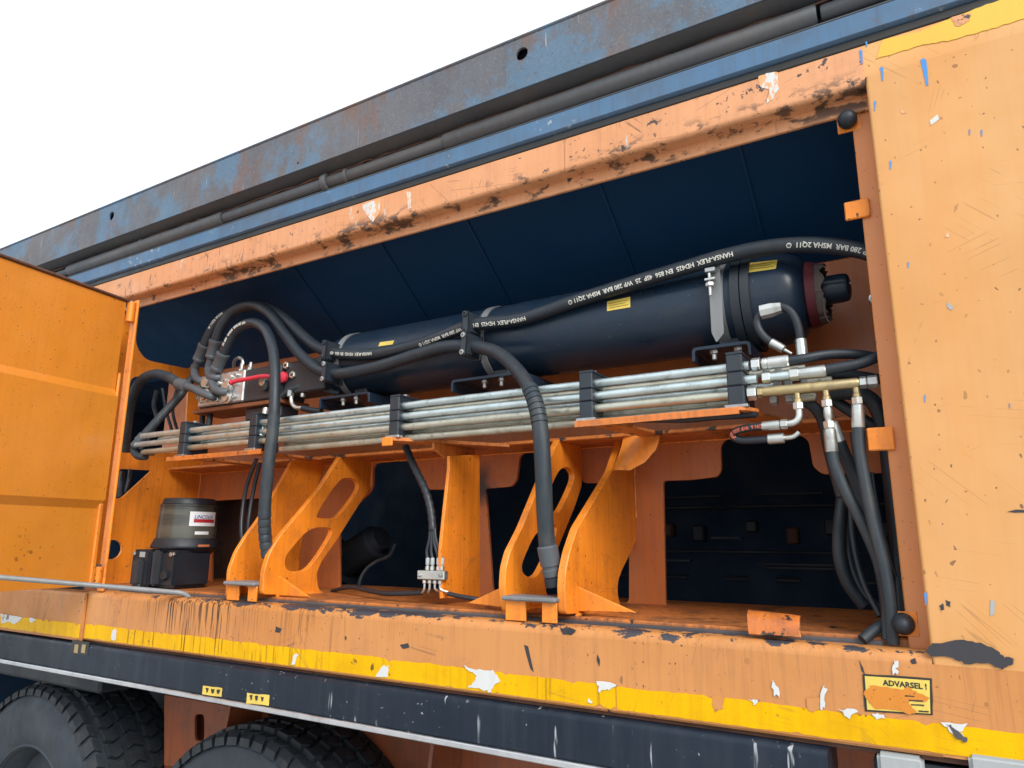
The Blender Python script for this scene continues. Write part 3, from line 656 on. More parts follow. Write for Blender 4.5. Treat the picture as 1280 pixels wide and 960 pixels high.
# ---- yellow reflective tape along the sill, with torn edges and missing flakes
ztape0, ztape1 = 1.2605, 1.3065
xs = [-4.1, -2.602, -2.592, -1.70, -1.46, -.62, FR-.02]
def tape(x0, x1, Y):
    n = max(6, int((x1-x0)/.012)); top = []; bot = []
    w = 0
    for i in range(n+1):
        x = x0+(x1-x0)*i/n; w = w*.7+random.uniform(-.0012, .0012)
        notch = -random.uniform(.003, .009) if random.random() < .06 else 0
        top.append((x, ztape1+w+notch)); bot.append((x, ztape0+random.uniform(-.0006, .0008)+(random.uniform(.002, .006) if random.random() < .05 else 0)))
    return plateY(bot+top[::-1], [], Y-.0010, .0010, 0)
for i in range(len(xs)-1):
    if i == 1: continue
    mk('reflective_tape', tape(xs[i]+.001, xs[i+1]-.001, -.0122 if i == 0 else -.0002), 'tape_yellow', body)
for q in ([(1, 767), (28, 772), (24, 776), (18, 780), (10, 777), (2, 780)], [(37, 772), (46, 774), (40, 779), (37, 776)]): mk('white_flake', blob(q, -.0135, .0008, .002), 'flake_white', body)
for q in ([(141, 787), (146, 788), (145, 800), (139, 800)], [(84, 792), (92, 793), (91, 796), (83, 795)],
          [(480, 832), (486, 832), (485, 846), (470, 845)], [(580, 832), (600, 837), (617, 838), (625, 851), (617, 858), (614, 865), (603, 862), (585, 859), (593, 852), (597, 845)],
          [(745, 852), (772, 856), (766, 860), (757, 862), (750, 866)], [(735, 873), (742, 877), (737, 880)], [(936, 875), (950, 876), (942, 881)], [(368, 819), (373, 817), (369, 829), (364, 830)],
          [(1047, 886), (1073, 889), (1062, 898)], [(1090, 891), (1106, 894), (1097, 900)], [(1176, 902), (1208, 904), (1200, 916), (1206, 924), (1192, 918)],
          [(1028, 857), (1034, 862), (1030, 885), (1026, 888)], [(1118, 824), (1122, 828), (1121, 842), (1117, 843)], [(964, 850), (969, 853), (974, 871), (968, 868)]):
    mk('white_flake', blob(q, -.0016, .0012, .0032, 4), 'flake_white', body)
for q in ([(1008, 872), (1024, 871), (1026, 884), (1016, 891), (1010, 886)], [(890, 870), (905, 872), (904, 886), (894, 890), (890, 880)]):
    mk('tape_hole', blob(q, -.0016, .0006, .0018), 'orange_sill', body)
for q in ([(1184, 905), (1190, 908), (1203, 918), (1210, 926), (1204, 928), (1193, 920)], ): mk('torn_flap', blob(q, -.0026, .0010, .002), 'bare_steel_edge', body)
# pale tape at the top of the side panel
mk('reflective_tape', blob([(1095, 74), (1104, 50), (1150, 40), (1190, 22), (1248, 1), (1300, -16), (1300, 18), (1240, 36), (1190, 50), (1150, 57)], -.0002, .0010, .0015, 8), 'tape_pale', side)
mk('tape_hole', blob([(1190, 22), (1214, 16), (1212, 26), (1200, 33), (1194, 32)], -.0014, .0006, .002), 'orange_rail', side)
# dark sealant patch and other marks on the panel
mk('sealant_patch', blob([(1158, 812), (1165, 804), (1205, 800), (1225, 803), (1245, 812), (1256, 822), (1265, 822), (1267, 829), (1260, 831), (1253, 837), (1235, 829), (1205, 829), (1190, 822), (1162, 820)], -.0004, .0022, .0018, 4), 'sealant', side)
for cx, cy, w, h, sl in ((1154, 90, 7, 34, 5), (1102, 92, 4, 18, 1), (1094, 132, 3, 13, -1), (1113, 206, 3, 11, 0), (1076, 71, 4, 18, 1), (1083, 55, 3, 7, 0), (1212, 165, 2, 8, 0), (1227, 166, 3, 9, 0), (1135, 331, 2, 8, 0), (1157, 748, 4, 16, 0), (1262, 507, 2, 7, 0), (1156, 498, 2, 10, 0)):
    pts = [(cx-w/2, cy-h/2+2), (cx, cy-h/2), (cx+w/2, cy-h/2+2), (cx+w*.4+sl*.5, cy), (cx+sl+w*.2, cy+h/2), (cx+sl-w*.2, cy+h/2), (cx-w*.3+sl*.4, cy)]
    mk('blue_paint_mark', blob(pts, -.0003, .0006, .0004, 2), 'blue_mark', side)
for q in ([(1162, 151), (1172, 143), (1174, 149), (1163, 157)], [(1182, 292), (1187, 289), (1186, 296), (1181, 297)], [(1126, 138), (1133, 141), (1128, 142)]):
    mk('white_scuff', blob(q, -.0003, .0006, .0006, 2), 'scuff_white', side)
for q in ([(1184, 377), (1191, 383), (1190, 388), (1184, 384)], [(1238, 750), (1244, 752), (1243, 768), (1238, 770)]): mk('grey_scuff', blob(q, -.0003, .0006, .0006, 2), 'grey_soft', side)
# black gouges on panel
for q in ([(1259, 640), (1270, 637), (1285, 638), (1285, 641), (1268, 641)], [(1174, 757), (1179, 754), (1180, 762), (1176, 763)], [(1182, 750), (1188, 752), (1188, 759), (1183, 757)], [(1074, 825), (1079, 835), (1081, 842), (1077, 838)], [(1138, 825), (1144, 822), (1146, 829), (1140, 830)],
          [(655, 806), (660, 808), (667, 840), (663, 836)], [(700, 786), (712, 784), (720, 788), (714, 794), (704, 793)], [(687, 780), (692, 782), (690, 787)], [(747, 818), (750, 825), (749, 833), (746, 825)], [(500, 806), (510, 804), (512, 809), (504, 811)], [(345, 783), (352, 786), (350, 791), (344, 790)]):
    mk('paint_chip', blob(q, -.0003, .0006, .0007, 2), 'sealant', side)
for q in ([(948, 96), (958, 92), (972, 90), (974, 110), (966, 124), (958, 129), (962, 112), (950, 108)], [(452, 257), (476, 248), (474, 266), (466, 278), (458, 268)], [(508, 240), (514, 240), (514, 260), (510, 262)]):
    mk('white_scuff', blob(q, -.0003, .0006, .0015, 3), 'scuff_white', body)

# ---- warning sign
sg = mk('warning_sign', blob([(1078, 842), (1165, 848), (1166, 894), (1081, 889)], -.0004, .0008, .0006, 5), 'print_black', body, label='torn yellow warning sticker with black border')
mk('sign_face', blob([(1081, 845), (1162, 850.5), (1163, 892), (1084, 887)], -.0014, .0005, .0002, 2), 'label_yellow', sg)
mk('torn_area', blob([(1081, 863), (1086, 862), (1088, 857), (1108, 858), (1128, 862), (1133, 858), (1142, 863), (1153, 868), (1163, 873), (1158, 876), (1146, 875), (1136, 878), (1140, 884), (1146, 890), (1137, 893), (1128, 889), (1095, 886), (1086, 878), (1080, 869)], -.0021, .0005, .0018, 3), 'orange_door', sg)
def facade_text(s, px, py, size, Y, mat, par, bold=.0004):
    o = at(px, py, Y); mk('lettering', text_plane(s, size, o, V((1, 0, -.0)), V((0, 0, 1)), bold), mat, par)
facade_text('ADVARSEL !', 1104, 856.5, .0125, -.0024, 'print_black', sg)
for x0, y0, w in ((1131, 869, 12), (1136, 874.5, 18), (1139, 880, 16), (1148, 888, 13)):
    mk('print_line', blob([(x0, y0), (x0+w, y0+w*.06), (x0+w, y0+w*.06+1.6), (x0, y0+1.6)], -.0024, .0004, .0003, 4), 'print_black', sg)

# ---- chassis below the bar
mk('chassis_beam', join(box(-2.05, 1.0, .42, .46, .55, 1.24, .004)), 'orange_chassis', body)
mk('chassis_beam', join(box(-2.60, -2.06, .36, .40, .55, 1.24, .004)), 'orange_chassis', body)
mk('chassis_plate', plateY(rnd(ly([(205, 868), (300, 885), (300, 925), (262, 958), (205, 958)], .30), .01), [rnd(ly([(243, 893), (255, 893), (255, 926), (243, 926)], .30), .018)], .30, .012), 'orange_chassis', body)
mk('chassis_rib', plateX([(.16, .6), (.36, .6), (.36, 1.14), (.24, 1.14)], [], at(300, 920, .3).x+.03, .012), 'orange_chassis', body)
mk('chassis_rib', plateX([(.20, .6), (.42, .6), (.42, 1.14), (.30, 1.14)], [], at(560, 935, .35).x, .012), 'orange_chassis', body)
mk('inner_chassis', box(-4.2, 1.3, .70, .74, .3, 1.38, .004), 'dark_machine', body)
mk('deck_underside', box(-4.2, 1.3, .102, .72, 1.2435, 1.2515, .001), 'dark_machine', body)
# grey bracket boxes at the bottom right
cb = mk('corner_bracket', box(at(1090, 935, .01).x, at(1290, 935, .01).x, .012, .09, 1.15, 1.236, .004), 'dark_machine', body)
def r_box(a, b, c, d, Y): p = at(a, d, Y); q = at(b, c, Y); return box(p.x, q.x, Y, Y+.04, p.z, q.z, .006, 3)
mk('grey_pad', r_box(1098, 1154, 949, 972, -.012), 'grey_soft', cb); mk('grey_pad', r_box(1214, 1296, 955, 980, -.012), 'grey_soft', cb)
# dark enclosure added behind the openings to keep daylight out of the interior
mk('daylight_block', join(box(-4.3, 1.4, 1.55, 1.60, .3, 2.9, .0), box(-4.3, 1.4, .475, 1.55, 2.361, 2.38, .0), box(1.30, 1.34, .07, 1.55, .3, 2.58, .0), box(-4.3, -4.26, .02, 1.55, .3, 2.58, .0), box(-4.25, 1.29, .75, 1.54, 1.20, 1.22, 0)), 'void_black', body)

# ------------------------------------------------------------------ steel container edge above
hop = thing('container', 'rusty blue steel container edge with a welded tube above the orange rail', 'container', (-1.2, 0, 2.6))
ym = -.045; zr0, zr1 = 2.738, 2.888
holes = []
for px, py, r in ((652, 67, .018), (139, 270, .018), (372, 204, .004)):
    c = at(px, py, ym); holes.append([(c.x+r*math.cos(2*PI*k/16), c.z+r*math.sin(2*PI*k/16)) for k in range(16)])
rim = mk('rim_plate', plateY([(FL-.5, zr0), (FR+.5, zr0), (FR+.5, zr1), (FL-.5, zr1)], holes, ym, .008, .002), 'rim_rusty_blue', hop)
mk('rim_underside', extrudeX([(ym+.002, zr0-.0015), (ym+.010, zr0-.004), (.045, zr0-.020), (.07, zr0-.018), (.07, zr0+.01)], FL-.5, FR+.5), 'tube_rusty', hop)
mk('rim_flange', box(FL-.5, FR+.5, ym-.003, ym+.12, zr1+.0005, zr1+.010, .003), 'rim_rusty_blue', hop)
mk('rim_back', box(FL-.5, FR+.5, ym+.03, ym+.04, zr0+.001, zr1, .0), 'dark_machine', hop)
zt = 2.694
def tb_(x0, x1, r, mat='tube_rusty', nm='tube'): return mk(nm, lathe((x0, .006, zt), (1, 0, 0), [(0, r*.9), (.004, r), (x1-x0-.004, r), (x1-x0, r*.9)], 18), mat, hop)
X_ = lambda px, py: at(px, py, 0).x
xk = [FL-.4, X_(88, 330), X_(280, 270), X_(405, 229), X_(556, 180), X_(1021, 18), FR+.4]
tb_(xk[0], xk[1], .016); tb_(xk[1], xk[2], .025); tb_(xk[2]+.001, xk[3], .020); tb_(xk[3]+.020, xk[4], .020); tb_(xk[4], xk[5], .0245); tb_(xk[5]+.008, xk[6], .018)
tb_(xk[3]-.002, xk[3]+.022, .030, nm='tube_collar'); tb_(xk[3]+.09, xk[3]+.105, .0245, nm='tube_collar'); tb_(X_(178, 303), X_(178, 303)+.01, .028, nm='tube_collar')
# weld beads between tube and plate, one uneven run
wp = []; x = FL
while x < FR: wp.append(V((x, .000+random.uniform(-.002, .002), zt+.024+random.uniform(-.002, .003)))); x += random.uniform(.02, .06)
mk('weld_seam', sweep(wp, [random.uniform(.002, .005) for _ in wp], 6), 'rust_panel', hop)
mk('angle_rail', join(extrudeX([(.05, 2.664), (.0, 2.664), (-.006, 2.660), (-.006, 2.615), (.0, 2.611), (.05, 2.611)], FL, FR)), 'angle_blue', hop)
mk('angle_top', extrudeX([(-.002, 2.6645), (-.002, 2.668), (.06, 2.668)], FL, FR), 'tube_rusty', hop)
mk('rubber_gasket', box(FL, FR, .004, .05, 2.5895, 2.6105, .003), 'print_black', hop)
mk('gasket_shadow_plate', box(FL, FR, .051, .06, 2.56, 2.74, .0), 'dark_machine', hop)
# sloping hopper wall seen through the opening, with welded ribs
y0, z0, y1, z1 = .062, 2.60, .455, 2.31
dv = V((0, y1-y0, z1-z0)).normalized(); nv = V((0, dv.z, -dv.y))
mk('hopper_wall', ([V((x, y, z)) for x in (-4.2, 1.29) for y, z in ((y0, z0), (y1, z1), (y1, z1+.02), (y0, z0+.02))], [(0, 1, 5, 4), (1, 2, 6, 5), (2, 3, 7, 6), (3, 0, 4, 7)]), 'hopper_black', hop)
for px, py in ((362, 348), (472, 316), (580, 285), (748, 240), (925, 190)):
    d = ray(px, py); xx = at(px, py, .14).x
    mk('hopper_rib', plateX([(y0+.01, z0-.012), (y1-.01, z1+.004), (y1-.012, z1+.004), (y0+.012, z0-.0155)], [], xx, .008, 0), 'hopper_black', hop)
# ------------------------------------------------------------------ accumulator (long black gas cylinder)
YA = .26; AX0 = at(424, 455, YA).x; AX1 = at(1030, 374, YA).x; ZA = 2.160; RA = .110
acc = thing('accumulator', 'long black hydraulic accumulator cylinder lying across the compartment', 'cylinder', ((AX0+AX1)/2, YA, ZA-RA))
L_ = AX1-AX0
def dome(s, n=7, d=1): return [(s, n, d)]
pr = [(0, .03), (.004, .055)] + [(.004+.075*(1-math.cos(rad(a))), .055+(RA-.055)*math.sin(rad(a))) for a in (20, 40, 60, 75, 90)]
pr += [(L_-.095+.06*math.sin(rad(a)), .074+(RA-.074)*math.cos(rad(a))) for a in (0, 15, 30, 45, 60, 75, 88)] + [(L_-.030, .070)]
mk('cylinder', lathe((AX0, YA, ZA), (1, 0, 0), pr, 56), 'acc_black', acc)
xe = AX0+L_-.032
mk('collar', lathe((xe, YA, ZA), (1, 0, 0), [(0, .074), (.003, .080), (.022, .074), (.024, .05)], 40), 'dark_red', acc, label='dark red end collar')
# frayed tape ring
vs = []; fs = []; ns = 60
for i in range(ns):
    t = 2*PI*i/ns; r1 = .070
    for s, r in ((.022, .072), (.034+random.uniform(0, .010), .066+random.uniform(-.003, .004))): vs.append(V((xe+s, YA+r*math.cos(t), ZA+r*math.sin(t))))
for i in range(ns): fs.append((2*i, 2*i+1, (2*i+3) % (2*ns), (2*i+2) % (2*ns)))
mk('frayed_band', (vs, fs), 'frayed_tape', acc, label='frayed grey band at the cylinder end')
mk('thread', tube([V((xe+.036, YA-.066, ZA-.02)), V((xe+.040, YA-.068, ZA-.05)), V((xe+.036, YA-.066, ZA-.072)), V((xe+.046, YA-.064, ZA-.09))], .0012, 5), 'frayed_tape', acc)
mk('neck', lathe((xe+.024, YA, ZA+.006), (1, 0, 0), [(0, .034), (.052, .033), (.060, .031), (.064, .026), (.067, .012)], 32), 'acc_black', acc)
mk('bolt', lathe((xe+.089, YA-.012, ZA+.01), (1, 0, 0), [(0, .004), (.003, .004)], 10), 'steel_bolt', acc)
def surf(px, py):
    """point on the cylinder seen at this place"""
    d = ray(px, py); oy = CAM.y-YA; oz = CAM.z-ZA; A = d.y*d.y+d.z*d.z; B = oy*d.y+oz*d.z; C = oy*oy+oz*oz-RA*RA
    t = (-B-math.sqrt(max(0, B*B-A*C)))/A; p = CAM+d*t; nn = V((0, p.y-YA, p.z-ZA)).normalized(); return p, nn
def acc_label(quad, mat, nm='label', lines=3):
    P = [surf(*q) for q in quad]; vs = []; fs = []; n = 6
    for i in range(n+1):
        for k in range(n+1):
            a = P[0][0].lerp(P[1][0], i/n); b = P[3][0].lerp(P[2][0], i/n); c = a.lerp(b, k/n); v = V((0, c.y-YA, c.z-ZA)).normalized()
            vs.append(V((c.x, YA+v.y*(RA+.0006), ZA+v.z*(RA+.0006))))
    for i in range(n):
        for k in range(n): fs.append((i*(n+1)+k, (i+1)*(n+1)+k, (i+1)*(n+1)+k+1, i*(n+1)+k+1))
    o = mk(nm, (vs, fs), mat, acc)
    for j in range(lines):
        w = (.3+.22*j); vs = []; fs = []
        for i in range(9):
            t = .08+.84*i/8*(1-.15*(j % 2))
            a = P[0][0].lerp(P[1][0], t); b = P[3][0].lerp(P[2][0], t)
            for dw in (-.03, .03):
                c = a.lerp(b, w+dw); v = V((0, c.y-YA, c.z-ZA)).normalized(); vs.append(V((c.x, YA+v.y*(RA+.0011), ZA+v.z*(RA+.0011))))
        for i in range(8): fs.append((2*i, 2*i+2, 2*i+3, 2*i+1))
        mk('print_line', (vs, fs), 'olive_label', o)
acc_label([(759, 377), (788, 371), (788, 384), (759, 389)], 'label_yellow'); acc_label([(937, 329), (972, 325), (970, 336), (935, 341)], 'label_yellow')
acc_label([(475, 428), (493, 425.5), (491, 430.5), (473, 433)], 'label_yellow', lines=0); acc_label([(934, 403), (942, 402), (946, 420), (938, 418)], 'olive_label', lines=0)
# steel bands, trays and bolts that hold it
def band(x, w, mat='steel_grey', r=RA+.003):
    return mk('band', lathe((x-w/2, YA, ZA), (1, 0, 0), [(0, RA), (0, r), (w, r), (w, RA)], 56, close=False), mat, acc)
tray_z = ZA-RA-.012
for (px, y_, wpx) in ((903, 425, 74), (614, 462, 92), (435, 492, 62)):
    x0 = at(px-wpx/2, y_, .15).x; x1 = at(px+wpx/2, y_, .15).x; xm = (x0+x1)/2
    tr = mk('tray', extrudeX([(0, 0)], 0, 0) if False else join(plate2(rnd([(x0, -.034), (x0+.006, -.034), (x0+.008, -.008), (x1-.008, -.008), (x1-.006, -.034), (x1, -.034), (x1, 0), (x0, 0)], [0, 0, .006, .006, 0, 0, .012, .012], 4), [], lambda u, v: V((u, .135, tray_z+v)), (0, 1, 0), .20, .0008)), 'acc_black', acc)
    for dx in (-.02, .035):
        b = mk('bolt', hexnut((xm+dx, .155, tray_z-.012), (0, 0, -1), .010, .010), 'steel_bolt', tr)
        mk('bolt_end', lathe((xm+dx, .155, tray_z-.017), (0, 0, -1), [(0, .0055), (.012, .0055), (.014, .004)], 10), 'steel_bolt', b)
    # saddle block between tray and cylinder
    mk('saddle', box(xm-.02, xm+.03, .20, .32, tray_z, tray_z+.03, .003), 'clamp_black', tr)
xb = surf(903, 380)[0].x
band(xb-.012, .030, 'steel_grey'); band(xb+.030, .020, 'rubber', RA+.008); band(xb+.053, .020, 'rubber', RA+.008)
for px, py in ((613, 400), (436, 430)): band(at(px, py, .2).x, .022)
# tension bolt on the near band
bx = xb-.012; yb0 = YA-RA-.012
mk('band_lug', box(bx-.017, bx+.006, yb0-.016, yb0+.004, ZA+.052, ZA+.062, .001), 'steel_bolt', acc); mk('band_lug', box(bx-.018, bx+.006, yb0-.020, yb0+.000, ZA+.030, ZA+.036, .001), 'fitting', acc)
mk('band_strap', plate2(rnd([(bx-.015, ZA+.09), (bx+.013, ZA+.09), (bx+.013, ZA-.095), (bx-.005, ZA-.115), (bx-.015, ZA-.09)], .004), [], lambda u, v: V((u, YA-RA-.006, v)), (0, 1, 0), .003, .0005), 'steel_grey', acc)
tb2 = mk('tension_bolt', lathe((bx-.008, yb0-.009, ZA+.050), (0, 0, -1), [(0, .004), (.055, .004), (.056, .002)], 10), 'fitting', acc)
mk('nut', hexnut((bx-.008, yb0-.009, ZA+.022), (0, 0, 1), .010, .010), 'fitting', tb2)

# ------------------------------------------------------------------ hydraulic pipes
zp = [at(830, 466, .06).z-.006, at(830, 482.5, .06).z-.006, at(830, 499, .06).z-.006]
xR = [at(936, 450, .06).x, at(946, 468, .06).x, at(933, 488, .06).x]; xL_ = at(170, 562, .06).x
PG = 'steel pipes clamped across the compartment'
names = ['upper front', 'middle front', 'lower front']
for i in range(3):
    x1 = xR[i]; x0 = xL_+[.03, .0, .03][i]; r = .0098
    pts = [V((x1, .06, zp[i])), V((-1.0, .06, zp[i])), V((-1.7, .06, zp[i]-.001)), V((x0+.05, .06, zp[i]))]
    if i == 2: pts += [V((x0+.005, .062, zp[i])), V((x0-.012, .08, zp[i])), V((x0-.016, .12, zp[i]+.004))]
    else: pts += [V((x0, .06, zp[i]))]
    t = tag(mk('hydraulic_pipe', tube(pts, r, 16, .02), ['zinc', 'zinc', 'zinc_dirty'][i]), 'long zinc-plated steel pipe, %s of the bundle on the shelf' % ['topmost in the front row', 'middle one in the front row', 'lowest in the front row'][i], 'pipe', PG)
for i in range(3):
    zz = zp[i]-.010; xr = xR[i]+[.05, .03, -.02][i]; x0 = [xL_+.06, xL_+.25, at(354, 553, .10).x][i]
    pts = [V((xr, .108, zz)), V((-1.0, .108, zz)), V((x0+.05, .108, zz)), V((x0, .11, zz))]
    if i == 2: pts[-1] = V((x0+.006, .11, zz)); pts += [V((x0-.012, .122, zz)), V((x0-.016, .16, zz+.004))]
    tag(mk('hydraulic_pipe', tube(pts, .0092, 14, .02), ['zinc_dirty', 'zinc', 'zinc_dirty'][i]), 'steel pipe in the rear row of the bundle, %s' % ['upper one', 'middle one', 'lowest one with bent left end'][i], 'pipe', PG)
zq = zp[2]-.029
tag(mk('hydraulic_pipe', tube([V((xR[2]-.03, .075, zq)), V((-1.0, .075, zq)), V((at(352, 556, .075).x, .075, zq))], .010, 14, .02), 'zinc_dirty'), 'dull steel pipe lowest of all just above the orange supports', 'pipe', PG)
# clamps
CG = 'black clamps around the pipe bundle'
for i, (px, wh) in enumerate(((232, 'leftmost, near the open door'), (318, 'beside the loop of the left hose'), (492, 'third from the left, on the pointed support'), (730, 'fourth from the left, right of the drooping hose'), (917, 'rightmost, beside the hose couplings'))):
    xc = at(px, 500, .04).x+.006
    c = thing('pipe_clamp', 'black plastic pipe clamp, ' + wh, 'clamp', (xc, .085, zc), CG)
    for j in range(3):
        zlo = zc if j == 2 else (zp[j]+zp[j+1])/2+.0004; zhi = zp[0]+.023 if j == 0 else (zp[j-1]+zp[j])/2-.0004
        mk('clamp_block', box(xc-.017, xc+.017, .036, .132, zlo, zhi, .0025), 'clamp_black', c)
    mk('top_plate', box(xc-.0175, xc+.0175, .038, .130, zp[0]+.0232, zp[0]+.029, .001), 'clamp_black', c)
    b = mk('bolt', hexnut((xc, .084, zp[0]+.033), (0, 0, 1), .007, .009), 'steel_bolt', c)
    mk('foot', box(xc-.024, xc+.024, .031, .050, zc-.001, zc+.006, .001), 'steel_bolt', c)

# ------------------------------------------------------------------ valve block with red lever
YV = .13
p0 = at(305, 455, YV); p1 = at(400, 490, YV)
vb = thing('valve_block', 'dark hydraulic valve block with red lever and steel flange ports', 'valve block', (p0.x+.1, YV+.05, 2.03))
zv0, zv1 = 2.058, 2.185
xa = at(249, 482, YV).x-.05; xb_ = at(305, 480, YV).x; xc_ = at(349, 475, YV).x; xd = at(400, 470, YV).x
mk('block', box(xb_, xc_, YV+.004, YV+.12, zv0, zv1-.012, .004), 'block_dark', vb)
mk('block', box(xc_+.002, xd, YV+.02, YV+.12, zv0+.012, zv1-.006, .004), 'block_dark', vb)
port = mk('port_block', box(xa+.05, xb_-.002, YV, YV+.11, zv0+.004, zv1-.010, .004), 'aluminium', vb)
mk('under_plate', box(xa+.01, xc_, YV+.01, YV+.14, zv0-.016, zv0-.001, .002), 'under_orange', vb)
for k, (u, w) in enumerate(((.10, .15), (.10, .5), (.10, .85), (.35, .15), (.35, .55), (.35, .9), (.62, .3), (.62, .75), (.85, .15), (.85, .6), (.85, .92), (.5, .35), (.22, .3), (.22, .7), (.48, .1), (.48, .7), (.73, .45), (.73, .88), (.03, .3), (.03, .75))):
    x = xa+.05+(xb_-.002-xa-.05)*u; z = zv0+.010+(zv1-zv0-.03)*w
    b = mk('flange_bolt', lathe((x, YV-.0005, z), (0, -1, 0), [(0, .0085), (.009, .0085), (.010, .007), (.010, .0045), (.005, .004)], 14), 'fitting', vb)
for (u, w, r) in ((.22, .32, .019), (.22, .78, .019), (.70, .52, .019), (.72, .12, .017)):
    x = xa+.05+(xb_-.002-xa-.05)*u; z = zv0+.010+(zv1-zv0-.03)*w
    mk('flange', lathe((x, YV-.001, z), (0, -1, 0), [(0, r*1.3), (.010, r*1.3), (.012, r), (.020, r*.9)], 18), 'fitting', vb)
for px, py in ((359, 457), (367, 469)):
    q = at(px, py, YV+.02); pt = mk('port_plug', hexnut((q.x, YV+.016, q.z), (0, -1, 0), .010, .013), 'fitting', vb); mk('plug_socket', lathe((q.x, YV+.0105, q.z), (0, -1, 0), [(0, .0055), (.0006, .0055)], 6), 'print_black', pt)
l0 = at(290.5, 477.5, YV-.03); l1 = at(331, 470, YV-.03); l2 = at(352, 471, YV)
lev = mk('lever', sweep(smooth_path([l0, l0.lerp(l1, .5)+V((0, 0, .001)), l1, l1+V((.018, .008, -.001)), l1+V((.03, .028, -.004))]), .0075, 12), 'red_paint', vb, label='bright red lever')
mk('lever_knob', lathe(l0+V((-.004, 0, -.001)), (1, 0, .15), [(-.008, .004), (-.005, .009), (0, .0105), (.006, .009), (.010, .006)], 14), 'red_paint', lev)
mk('lever_hub', lathe((l2.x, YV+.012, l2.z), (0, -1, 0), [(0, .019), (.010, .019), (.014, .014), (.016, .008)], 8), 'red_paint', lev)
q = at(331, 478, YV); mk('cartridge', hexnut((q.x, YV-.004, q.z), (0, -1, 0), .02, .016), 'fitting', vb); mk('cartridge', lathe((q.x+.005, YV+.003, q.z-.012), (0, -1, 0), [(0, .02), (.012, .02), (.016, .012)], 16), 'block_dark', vb)
for px, py, h in ((301, 460, .05), (312, 460, .032)):
    q = at(px, py, YV+.03); f1 = mk('top_fitting', hexnut((q.x, YV+.035, zv1-.004), (0, 0, 1), .016, .012), 'fitting', vb); mk('fitting_neck', lathe((q.x, YV+.035, zv1+.004), (0, 0, 1), [(0, .008), (h*.4, .008), (h*.42, .006), (h*.6, .006)], 12), 'fitting', f1)
mk('bent_tube', tube([V((at(302, 460, YV+.03).x, YV+.035, zv1+.02)), V((at(302, 460, YV+.03).x-.002, YV+.035, zv1+.038)), V((at(298, 446, YV+.03).x, YV+.035, zv1+.05)), V((at(287, 446, YV+.03).x, YV+.05, zv1+.045)), V((at(281, 452, YV+.03).x, YV+.07, zv1+.03))], .006, 10), 'fitting', vb)
mk('rear_bracket', box(at(318, 520, .2).x, at(362, 520, .2).x, .16, .24, at(300, 530, .2).z, zv0-.018, .004), 'block_dark', vb)

# ------------------------------------------------------------------ hoses
RH = .0178
PRT = 'HANSA-FLEX  HD425  EN 856  4SP  25  WP 280 BAR  MSHA 2Q11 \u00ae'
def hose(name, label, pts, r=RH, mat='rubber', cat='hose', grp=None, ends=(), texts=(), step=.008, segs=18, wrap=()):
    path = smooth_path(pts, step); vf = sweep(path, r, segs)
    lo = min(p.z for p in path); c = path[len(path)//2]
    t = thing(name, label, cat, (c.x, c.y, lo), grp)
    mk('rubber_hose', vf, mat, t)
    tot = plen(path)
    for k, L in ends:             # ferrule at the start (0) or end (1)
        if k == 0: p, ax = path[0], (path[3]-path[0]).normalized(); mk('ferrule', ferrule(p-ax*.004, ax, L, r), 'ferrule_grey', t)
        else: p, ax = path[-1], (path[-4]-path[-1]).normalized(); mk('ferrule', ferrule(p-ax*.004, ax, L, r), 'ferrule_grey', t)
    for s, s0, size, th in texts: mk('lettering', hose_text(path, r, s, s0, size, th), 'hose_print', t)
    for s0, s1, dr in wrap: 
        sp_ = subpath(path, s0, s1); mk('sleeve', sweep(sp_, r+dr, segs), 'rubber_dusty', t)
    return t, path
def pp(lst): return [at(a, b, y) for a, b, y in lst]
# 1: long hose over the cylinder to the right-hand frame
h1 = pp([(254, 436, .155), (259, 424, .15), (266, 410, .15), (280, 394, .16), (300, 385, .175), (325, 381, .175), (343, 387, .17), (362, 403, .165), (380, 421, .16), (397, 434, .15), (415, 440.5, .14), (440, 443, .135), (470, 442, .13), (525, 430, .125), (560, 417, .12), (590, 406.5, .12),
         (650, 399, .13), (720, 376, .135), (780, 357, .135), (855, 335, .135), (905, 320.5, .135), (955, 310, .135), (1010, 306, .135), (1060, 310, .135), (1090, 317, .135), (1125, 335, .15), (1150, 360, .18)])
t1, P1 = hose('hydraulic_hose', 'thick black hose with white lettering running over the cylinder to the right frame', h1, cat='hose', grp='large hydraulic hoses')
def s_at(path, px, py):        # arc length of the path point nearest to an image place
    best = 1e9; s = 0; bs = 0
    for i in range(len(path)):
        if i: s += (path[i]-path[i-1]).length
        v = path[i]-CAM; z = v.dot(fw); x = 640+F_PX*v.dot(rt2)/z; y = 480-F_PX*v.dot(up2)/z
        d = (x-px)**2+(y-py)**2
        if d < best: best = d; bs = s
    return bs
for s, px, py, th in (('\u00ae  WP 280 BAR  MSHA 2Q11  \u00ae'.replace('\u00ae  ', ''), 1093, 318, .35), (PRT, 921, 320, .35), ('HANSA-FLEX  HD425  EN 856', 660, 396, .45), ('WP 280 BAR  MSHA 2Q11 \u00ae', 582, 410, .55), ('HANSA-FLEX  HD425  EN 856  4SP', 470, 442, .2), ('MSHA 2Q11 \u00ae', 283, 392, .2)):
    mk('lettering', hose_text(P1, RH, s, s_at(P1, px, py), .0145 if px > 600 else .0125, th), 'hose_print', t1)
